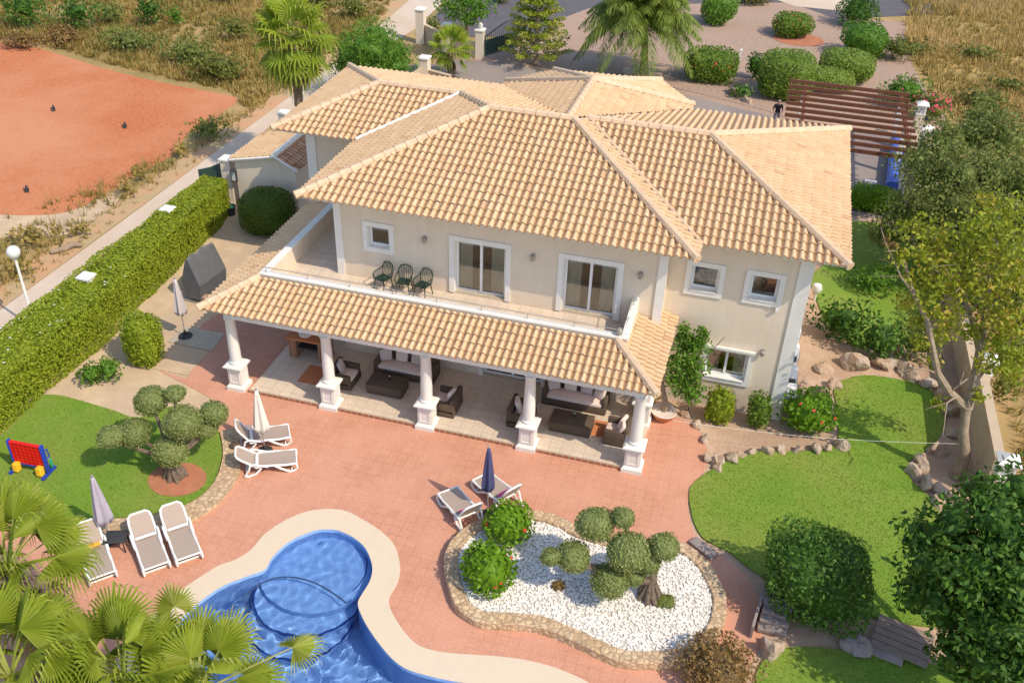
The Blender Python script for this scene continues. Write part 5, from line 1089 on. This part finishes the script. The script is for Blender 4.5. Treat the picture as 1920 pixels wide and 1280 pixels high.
# ---- pale ash tree with bare limbs
def limbtree():
    p=at(1792,893,0); t=empty('ash_tree',p,0,'tall ash tree with bare pale limbs and sparse yellowing leaves','tree'); tr=MB(); L=Leaves()
    def q(px,py,h): c=at(px,py,h)-p; c.z=h; return c
    fork=q(1812,765,2.7)
    tr.tube([(0,0,-.1),(.05,0,.9),q(1806,808,1.9),fork],[.25,.19,.165,.155],10)
    limbs=[([fork,q(1780,735,3.3),q(1758,700,4.0),q(1748,650,4.9),q(1738,600,5.7),q(1712,550,6.4),q(1698,500,7.1),q(1688,470,7.5)],[.15,.13,.115,.10,.085,.07,.05,.02]),
     ([fork,q(1826,720,3.5),q(1838,650,4.6),q(1848,580,5.8),q(1858,510,7.0),q(1872,440,8.2)],[.19,.15,.13,.10,.07,.03]),
     ([q(1838,650,4.6),q(1818,590,5.4),q(1805,530,6.4),q(1790,470,7.4)],[.09,.07,.05,.02]),([q(1848,580,5.8),q(1880,555,6.2),q(1915,530,6.8)],[.07,.05,.02]),
     ([q(1826,720,3.5),q(1850,690,4.0),q(1900,660,4.4)],[.06,.045,.02]),([fork,q(1790,745,3.2),q(1775,755,3.2),q(1770,800,2.7)],[.05,.04,.03,.012]),
     ([q(1780,735,3.3),q(1800,720,3.7),q(1828,700,3.9)],[.05,.035,.02]),([q(1738,600,5.7),q(1770,560,6.2),q(1800,540,6.9)],[.05,.035,.015]),
     ([q(1712,550,6.4),q(1690,520,6.9),q(1660,455,7.7)],[.04,.03,.012]),([q(1858,510,7.0),q(1890,480,7.4),q(1925,450,7.9)],[.045,.03,.012]),([q(1805,530,6.4),q(1775,520,6.9),q(1745,500,7.3)],[.04,.03,.012]),
     ([q(1758,700,4.0),q(1730,690,4.3),q(1700,700,4.3)],[.03,.02,.01]),([q(1818,590,5.4),q(1840,560,6.2),q(1835,500,7.2)],[.04,.03,.012])]
    for P,R in limbs: tr.tube(P,R,7)
    for P,R in limbs:
        for k in range(2):
            a=P[-1 if k==0 else -2]; d=Vector((random.uniform(-1,1),random.uniform(-1,1),random.uniform(-.3,.6))); tr.tube([a,a+d*.5,a+d*.9],[.02,.014,.006],4)
    tr.build('trunk',MT['bark'],t)
    cl=[(1690,480,7.4,.5),(1720,520,6.9,.45),(1755,530,6.8,.6),(1790,470,7.5,.75),(1805,530,6.5,.6),(1840,480,7.6,.8),(1872,440,8.3,.9),(1900,480,7.6,.8),(1915,535,6.9,.8),(1860,560,6.2,.6),(1880,610,5.6,.7),(1820,620,5.2,.45),(1845,680,4.4,.45),(1900,660,4.6,.7),(1762,590,6.0,.45),(1830,430,8.4,.7),(1765,460,7.7,.55),(1900,400,8.6,.8),(1790,590,5.6,.4),(1720,600,5.6,.3),(1880,690,4.3,.5),(1750,680,4.2,.28),(1835,740,3.3,.3),(1728,480,7.5,.4),(1760,755,3.1,.25),(1900,600,6.0,.8),(1905,700,3.8,.6),(1870,640,5.0,.6),(1880,520,7.2,.8),(1830,540,6.8,.6),(1780,500,7.2,.6),(1850,380,8.6,.6),(1740,560,6.4,.5),(1700,565,6.0,.4),(1770,620,5.2,.5),(1725,640,5,.35),(1785,545,6.5,.55),(1760,500,7.2,.55),(1700,430,7.9,.45),(1745,430,8,.55)]
    for (px,py,h,r) in cl:
        L.blob(q(px,py,h),(r,r,r*.8),int(290*r*r+50),.17,2,.2,.8,.25,False,.48,.45)
    f=L.build('crown',LM['yellow'],t)
    R=Leaves()
    for (px,py,h) in ((1662,452,7.7),(1675,462,7.6),(1688,470,7.5)): R.blob(q(px,py,h),.16,26,.14,2,.1,.7,.2,False,.5)
    R.build('rusty_shoot',LM['brown'],t)
limbtree()
ol=[(1770,270,4.6,1.5),(1830,250,4.8,1.5),(1890,260,4.8,1.5),(1740,320,4.2,1.4),(1800,330,4.6,1.7),(1870,330,4.6,1.6),(1730,380,3.6,1.4),(1790,390,3.8,1.6),(1860,400,3.8,1.5),(1920,350,4.4,1.5),(1700,410,2.8,1.2),(1750,440,2.8,1.3),(1850,225,5.0,1.1),(1920,420,3.4,1.4),(1820,450,2.8,1.3),(1720,300,3.8,1.0),(1660,440,2.0,.9),(1890,470,2.8,1.2),(1885,545,2.2,1.4),(1925,600,2.0,1.4),(1845,560,1.7,1.1),(1905,665,1.2,.9)]
tree('olive_tree',(1800,520),ol,'grey','wide dusty olive tree behind the pale ash limbs','tree',.17,.55,(.35,.11),depth=.55,flat=.25,lump=.25,v0=.40,core=True)
for (a_,b_,c_,d_,m_,l_) in ((1580,655,110,1.7,'deep','dark shrub beside the villa corner above the upper lawn'),(1650,690,100,1.8,'deep','dark shrub behind the shaded boulder row'),(1720,690,90,1.9,'grey','dusty shrub behind the lowest ash limb'),(1645,560,90,1.3,'green','bright shrub in the side lawn between olive and villa'),(1880,760,60,1.2,'wild','loose weedy shrub beyond the boundary wall'),(1755,800,30,.0,'green','')):
    if d_: shrub('garden_shrub',a_,b_,c_,d_,m_,l_,'shrub',2,.7,.19,'shrubs under the trees',.8,lump=.25,depth=.5,flat=.3)
shrub('wild_clump',1855,890,46,.8,'grey','small dusty shrub between ash trunk and boundary wall','shrub',2,.5,.14,'shrubs under the trees',lump=.25,depth=.5)
shrub('garden_hedge',1640,402,92,1.25,'fresh','bright clipped hedge below the blue pool cover','hedge',4.5,.95,.15,None,.55,lump=.05,depth=.18,v0=.4)
# ---- gravel garden at the top right
G='clipped shrubs of the gravel garden'
shrub('flowering_box_shrub',1336,160,98,2.0,'clip','square clipped shrub with red flowers left of the tall drum shrub','shrub',3.6,1.,.17,G,.8,fl=('redf',26),lump=.05)
shrub('clipped_drum_shrub',1476,192,98,2.75,'clip','tall clipped drum shrub with pale top behind the person','shrub',4,1.,.15,G,.95,lump=.03,depth=.1,v0=.55)
shrub('clipped_slab_shrub',1592,160,96,1.9,'clip','pale rounded slab shrub above the pergola, the larger','shrub',3.4,1.,.15,G,.9,lump=.03,depth=.1,v0=.75)
shrub('clipped_slab_shrub',1560,176,88,1.25,'clip','pale rounded slab shrub touching the pergola slats, the smaller','shrub',3.4,1.,.15,G,.8,lump=.03,depth=.1,v0=.85)
shrub('flowering_round_shrub',1491,76,72,1.75,'clip','round shrub with red flowers on a red mulch ring','shrub',2.5,.9,.17,G,fl=('redf',22),lump=.06)
c=at(1497,74,0); sheet('mulch_ring',[(c.x+1.9*math.cos(i*.3142),c.y+1.7*math.sin(i*.3142)) for i in range(20)],.012,MT['mulch'])
shrub('round_shrub',1628,116,90,2.3,'green','round mid green shrub behind the pale slab shrubs','shrub',2.2,.8,.2,G,lump=.1)
shrub('round_shrub',1612,58,80,2.6,'deep','tall dark shrub at the end of the top lane','shrub',2.2,.7,.2,G,lump=.2,depth=.4)
shrub('round_shrub',1350,52,66,2.6,'green','upright shrub left of the red mulch ring','shrub',2.6,.8,.2,G,lump=.1)
shrub('round_shrub',1420,14,70,1.4,'wild','low pale shrub at the top edge of gravel garden','shrub',2,.7,.2,G,lump=.2,depth=.4)
shrub('dark_shrub',1415,152,30,1.9,'deep','narrow dark shrub beside the tall clipped drum','shrub',2.4,.8,.18,G,lump=.2,depth=.35)
shrub('dry_shrub',1690,120,60,1.8,'wild','dry brownish shrub right of the round green shrub','shrub',2,.6,.18,None,lump=.25,depth=.5)
shrub('oleander',1700,212,86,1.9,'green','oleander with pink flowers beside the white lantern pier','shrub',2,.75,.2,None,.9,fl=('pinkf',30),lump=.22,depth=.4)
shrub('oleander',1752,232,66,1.7,'wild','oleander covered in crimson flowers at the field edge','shrub',2,.5,.2,None,.9,fl=('pinkf',130),lump=.22,depth=.4)
shrub('agave_clump',1392,188,46,.8,'deep','low spiky clump among rocks by the driveway','plant',2,.6,.2,None,lump=.2,depth=.5)
# ---- trees round the gate
tree('pepper_tree',(700,150),[(690,95,3.4,1.7),(660,100,2.8,1.3),(735,95,2.8,1.3),(705,72,3.6,1.3),(690,125,2.2,1.4),(745,125,2.0,1.1),(650,120,2.0,1.0)],'green','feathery bright green tree behind the wing roof','tree',.24,.8,(.2,.07),depth=.45,lump=.2,core=True,asp=.32)
tree('gate_tree',(876,70),[(872,14,3.6,1.3),(850,5,3.9,1.2),(900,8,3.6,1.0),(880,36,2.5,.6)],'green','small slender tree behind the low gate wall','tree',.22,.7,(.10,.05),depth=.5)
shrub('gate_shrub',810,72,36,1.4,'wild','ochre shrub against the lane corner wall','shrub',2,.7,.18,None,lump=.2,depth=.4)
shrub('gate_shrub',862,72,34,.9,'wild','low ochre shrub inside the low gate wall','shrub',2,.6,.16,None,lump=.2,depth=.4)
shrub('gate_shrub',940,10,40,1.2,'wild','brown shrub beside the dark street','shrub',2,.6,.18,None,lump=.2,depth=.4)
# araucaria: whorled tiers of bushy branches
p=at(1004,122,0); t=empty('monkey_tail_pine',p,0,'young tiered pine tree with yellow green whorled branches','pine tree'); t.name='tiered_pine'
tr=MB().tube([(0,0,0),(0,0,3.2),(0,0,6.6)],[.16,.11,.03],8); L=Leaves()
for k in range(9):
    z=.7+k*.70; ln=2.25*(1-k/10.2)**.9; nb=7 if k<6 else 5
    for j in range(nb):
        a=2*math.pi*(j+.5*(k%2)+random.uniform(-.15,.15))/nb; d=Vector((math.cos(a),math.sin(a),0)); tip=d*ln+Vector((0,0,z+.18*ln)); tr.tube([(0,0,z),d*ln*.6+Vector((0,0,z-.03)),tip],[.05,.035,.015],5)
        for s in (.45,.72,.98):
            c=Vector((0,0,z))+d*ln*s+Vector((0,0,.18*ln*s*s+.05)); L.blob(c,(.30+.05*ln,.30+.05*ln,.15),64,.17,2,.1,.5,.3,False,.30+.4*(s>.7))
tr.build('trunk',MT['bark'],t); L.build('crown',LM['araucaria'],t)
# ---- palms
def fans(specs,seg=22,fr=(.12,.32)):
    """specs: (origin, direction, petiole length, blade radius, droop) -> one mesh of pleated fan blades and stalks"""
    V=[];F=[];v=[];n=0
    for o,d,pl,R,dr,tone in specs:
        d=Vector(d).normalized(); side=d.cross(Vector((0,0,1)));  side=side.normalized() if side.length>.05 else Vector((1,0,0)); upv=side.cross(d).normalized()
        hub=Vector(o)+d*pl+Vector((0,0,-dr*pl*.25)); mid=Vector(o)+d*pl*.5+Vector((0,0,-dr*pl*.04))
        w=.028
        q=[Vector(o)-side*w*1.4,Vector(o)+side*w*1.4,mid+side*w,mid-side*w,hub+side*w*.7,hub-side*w*.7]
        V+=[tuple(x) for x in q]; F+=[(n,n+1,n+2,-1),(n,n+2,n+3,-1),(n+3,n+2,n+4,-1),(n+3,n+4,n+5,-1)]; v+=[min(1,tone+.35)]*4; n+=6
        tl=random.uniform(-.25,.25); fold=random.uniform(*fr); dd=(d+Vector((0,0,-dr*.55))).normalized(); up2=side.cross(dd).normalized()
        side=(side*math.cos(tl)+up2*math.sin(tl)).normalized(); up2=side.cross(dd).normalized()
        T=2.15
        def pt(a,r,h=0):
            x=math.sin(a)*r; y=math.cos(a)*r; z=-fold*abs(x)*.9-.10*r*r/R*(.4+dr)+h
            return tuple(hub+side*x+dd*y+up2*z)
        for i in range(seg):
            a0=-T+2*T*i/seg; a1=a0+2*T/seg; am=(a0+a1)/2; rr=R*(1-.28*abs(am)/T)*random.uniform(.92,1.05); s=.52*rr
            tip=Vector(pt(am+random.uniform(-.03,.03),rr))+Vector((0,0,-random.uniform(.10,.62)*rr*(.5+dr)))
            half=Vector(pt(am,.82*rr,.012))+Vector((0,0,-.03*rr))
            dw=(a1-a0)*.17
            V+=[tuple(hub),pt(a0,s,-.02),pt(am,s,.03),pt(a1,s,-.02),tuple(Vector(pt(am-dw,.82*rr))),tuple(Vector(pt(am+dw,.82*rr))),tuple(tip)]
            F+=[(n,n+2,n+1,-1),(n,n+3,n+2,-1),(n+1,n+2,n+5,n+4),(n+2,n+3,n+5,-1),(n+4,n+5,n+6,-1)]; tt=tone+random.uniform(-.14,.14); v+=[tt,tt+.05,tt,tt,tt+.12]; n+=7
    F2=np.array([f if f[3]>=0 else (f[0],f[1],f[2],f[2]) for f in F]); return V,F,v
def fanmesh(name,specs,mat,par,seg=22,fr=(.12,.32)):
    V,F,v=fans(specs,seg,fr); me=bpy.data.meshes.new(name); me.from_pydata(V,[],[tuple(i for i in f if i>=0) for f in F]); a=me.attributes.new('v','FLOAT','FACE'); a.data.foreach_set('value',np.clip(np.array(v,np.float32),0,1)); return link(name,me,mat,par)
def fanpalm(name,base,hgt,n,pl,R,label,trunk=(.24,.19),dead=0,group=None,lean=(0,0),seg=22,mat='fanpalm',bark='palmbark',extra=(),up0=-.55,fr=(.12,.32)):
    p=Vector(base); t=empty(name,p,0,label,'palm tree',group)
    top=Vector((lean[0],lean[1],hgt)); pts=[(0,0,-.05),(lean[0]*.3,lean[1]*.3,hgt*.45),(lean[0]*.8,lean[1]*.8,hgt*.85),tuple(top)]
    mb=MB(); k=int(hgt/.16)+2; P=[Vector((lean[0]*(i/k)**1.5,lean[1]*(i/k)**1.5,hgt*i/k)) for i in range(k+1)]; mb.tube(P,[trunk[0]+(trunk[1]-trunk[0])*i/k+(.022 if i%2 else 0)+(.12*(1-i/k)**6) for i in range(k+1)],10); mb.build('trunk',MT[bark],t)
    sp=[]
    for i in range(n):
        u=i/n; a=i*2.39996+random.uniform(-.25,.25); e=up0+(1.45-up0)*u**.8+random.uniform(-.12,.12)
        d=(math.cos(a)*math.cos(e),math.sin(a)*math.cos(e),math.sin(e)); sp.append((tuple(top+Vector((0,0,.15))),d,pl*random.uniform(.8,1.15),R*random.uniform(.85,1.1),.75-.45*u,.25+.4*u+random.uniform(-.12,.12)))
    sp+=list(extra); fanmesh('crown',sp,LM[mat],t,seg,fr)
    if dead:
        ds=[]
        for i in range(dead):
            a=random.random()*6.28; e=random.uniform(-1.4,-.45); ds.append((tuple(top),(math.cos(a)*math.cos(e),math.sin(a)*math.cos(e),math.sin(e)),pl*.7,R*.8,.9,random.random()))
        fanmesh('dead_fronds',ds,LM['deadpalm'],t,14)
    return t
def xl(o,hubs):
    a=at(*o); out=[]
    for px,py,h,R in hubs:
        v=at(px,py,h)-a; v=v-Vector((0,0,.15)); out.append(((0,0,o[2]+.15),(v.x*.8,v.y*.8+.25,v.z+.35),v.length,R,.15,.75))
    return out
# near palms in the bottom left corner
G='fan palms in the near left corner'
a=at(12,1075,4.2); fanpalm('fan_palm',(a.x,a.y,0),4.1,24,1.45,1.08,'fan palm in front of the four in a row game, leftmost crown',dead=10,group=G,seg=32,up0=-.30,fr=(.25,.75),extra=xl((12,1075,4.1),[(62,985,4.5,1.0),(118,1015,4.2,.9),(25,960,4.6,1.0)]))
a=at(235,1285,3.6); fanpalm('fan_palm',(a.x,a.y,0),3.5,22,1.3,1.0,'fan palm whose leaves cover the lavender parasol loungers',dead=10,group=G,seg=32,up0=-.30,fr=(.25,.75))
a=at(375,1300,3.4); fanpalm('fan_palm',(a.x,a.y,0),3.2,15,1.2,1.0,'fan palm whose leaves reach over the blue pool',dead=8,group=G,seg=32,up0=-.30,fr=(.25,.75),extra=xl((375,1300,3.3),[(430,1205,3.8,.95),(365,1195,3.9,.9),(555,1235,3.2,.8),(310,1150,3.8,.8)]))
a=at(20,1270,4.6); fanpalm('fan_palm',(a.x,a.y,0),4.5,18,1.3,1.1,'fan palm cut by the lower left picture corner',dead=8,group=G,seg=32,up0=-.30,fr=(.25,.75))
# tall fan palm on the lane, small one by the gate
a=at(548,72,7.3); fanpalm('tall_fan_palm',(a.x+.1,a.y-.1,0),7.2,46,1.3,1.15,'tall fan palm with dead skirt beside the lane',(.26,.20),52,None,(-.1,.1),16,up0=-1.2)
a=at(845,150,0); fanpalm('small_fan_palm',(a.x,a.y,0),1.9,26,.95,.85,'small fan palm beside the driveway behind wing roof',(.2,.16),3,None,(0,0),16)
def featherpalm(base,hgt,n,ln,label):
    p=at(*base); t=empty('feather_palm',p,0,label,'palm tree'); MB().tube([(0,0,-.05),(-.1,.15,hgt*.5),(-.5,.4,hgt)],[.30,.22,.20],10).build('trunk',MT['palmbark'],t)
    V=[];v=[];top=Vector((-.5,.4,hgt))
    for i in range(n):
        u=i/n; a=i*2.39996+random.uniform(-.2,.2); e=-.15+1.35*u+random.uniform(-.12,.12); h=Vector((math.cos(a),math.sin(a),0)); L_=ln*random.uniform(.85,1.1); tone=.3+.3*u+random.uniform(-.15,.15)
        side=Vector((-h.y,h.x,0)); prev=None; K=42
        for k in range(K+1):
            s=k/K; r=L_*s; q=top+h*(r*math.cos(e)*(1-.15*s))+Vector((0,0,r*math.sin(e)-1.05*L_*.5*s**2.2*(1.2-.3*u)))
            if prev is not None:
                V.append([prev-side*.02,prev+side*.02,q+side*.015,q-side*.015]); v.append(min(1,tone+.3))
                fl=1.0*math.sin(math.pi*min(1,.12+s*.86))**.6
                for sg in (-1,1):
                    for tw in (0,1):
                        dr=(side*sg*random.uniform(.5,.9)+(q-prev).normalized()*.55+Vector((0,0,random.uniform(-.75,.1)))).normalized(); b=prev.lerp(q,random.random()); m=b+dr*fl*.5; tp=b+dr*fl+Vector((0,0,-.30*fl)); wv=(q-prev).normalized()*.042
                        V.append([b-wv*.6,m-wv,tp,m+wv]); v.append(tone+random.uniform(-.15,.15))
            prev=q
    V=np.array([[tuple(x) for x in q] for q in V]); npmesh('crown',V.reshape(-1,3),np.arange(V.shape[0]*4).reshape(-1,4),LM['feather'],np.array(v),t)
featherpalm((1205,152),4.2,66,4.9,'bushy feather palm with drooping fronds behind the entrance roof')
# ---- wild scrub beyond the red field
WS=[(40,62,92,2.3,'wild','scrub bush at the top left corner of the field'),(140,64,84,1.9,'wild','dark scrub bush second from top left corner'),(205,52,56,1.4,'grey','paler scrub bush between two dark ones'),(278,58,64,1.9,'wild','dark round scrub bush above the field middle'),(330,52,30,1.1,'green','small bright green scrub bush in the dry grass'),
 (238,105,110,1.2,'grey','low dusty scrub along the red field top edge'),(400,160,120,1.3,'wild','low scrub at the field corner by the lane'),(350,130,110,1.2,'grey','greyish scrub on the bank above field corner'),(440,80,56,1.2,'wild','scrub bush left of the tall fan palm crown'),(110,92,90,1.0,'brown','dry brown scrub at the field top edge'),
 (420,12,60,1.5,'wild','scrub bush at the top edge near the tall palm'),(30,98,80,.8,'brown','dry brown scrub by the left picture edge'),(385,268,70,.9,'grey','scrub clump in the palm shadow beside lane'),(660,40,70,1.3,'wild','scrub bush at the lane edge above pepper tree'),(600,20,60,1.4,'wild','scrub bush right behind the tall palm crown')]
for a_,b_,c_,d_,m_,l_ in WS:
    shrub('scrub_bush',a_,b_,c_*1.15,d_*1.35,{'wild':'deep' if 'dark' in l_ or 'top left corner' in l_ else 'wild'}.get(m_,m_),l_,'scrub',2.,.55,.24,'wild scrub beyond the red field',.7,lump=.3,depth=.6,flat=.2)
for a_,b_,c_,d_,l_ in ((340,300,36,1.2,'tuft of tall straw grass beside the lane in palm shadow edge'),(262,345,40,1.0,'tuft of straw grass beside the lane near field corner'),(235,372,50,.8,'low straw clump between red field and lane'),(50,470,110,1.0,'dusty weed clump left of the street lamp'),(150,450,50,.8,'weed clump beside the fallen branch'),(30,530,80,.9,'weed clump below the street lamp globe')):
    shrub('wild_clump',a_,b_,c_,d_,'straw',l_,'weeds',2.,.35,.24,'weed clumps beside the lane',.7,lump=.3,depth=.7,flat=.1)  # straw grass and weed clumps, only shaped like shrubs
for a_,b_,c_,d_,l_ in ((1720,110,80,1.1,'scrub at the left edge of the golden field'),(1840,120,90,1.0,'olive green scrub in the middle of golden field'),(1900,180,90,1.0,'brownish scrub at the right side of golden field'),(1850,215,110,1.3,'scrub just above the olive tree crown')):
    shrub('scrub_bush',a_,b_,c_,d_,'wild',l_,'scrub',2.,.4,.24,'wild scrub in the golden field',.7,lump=.3,depth=.6,flat=.2)
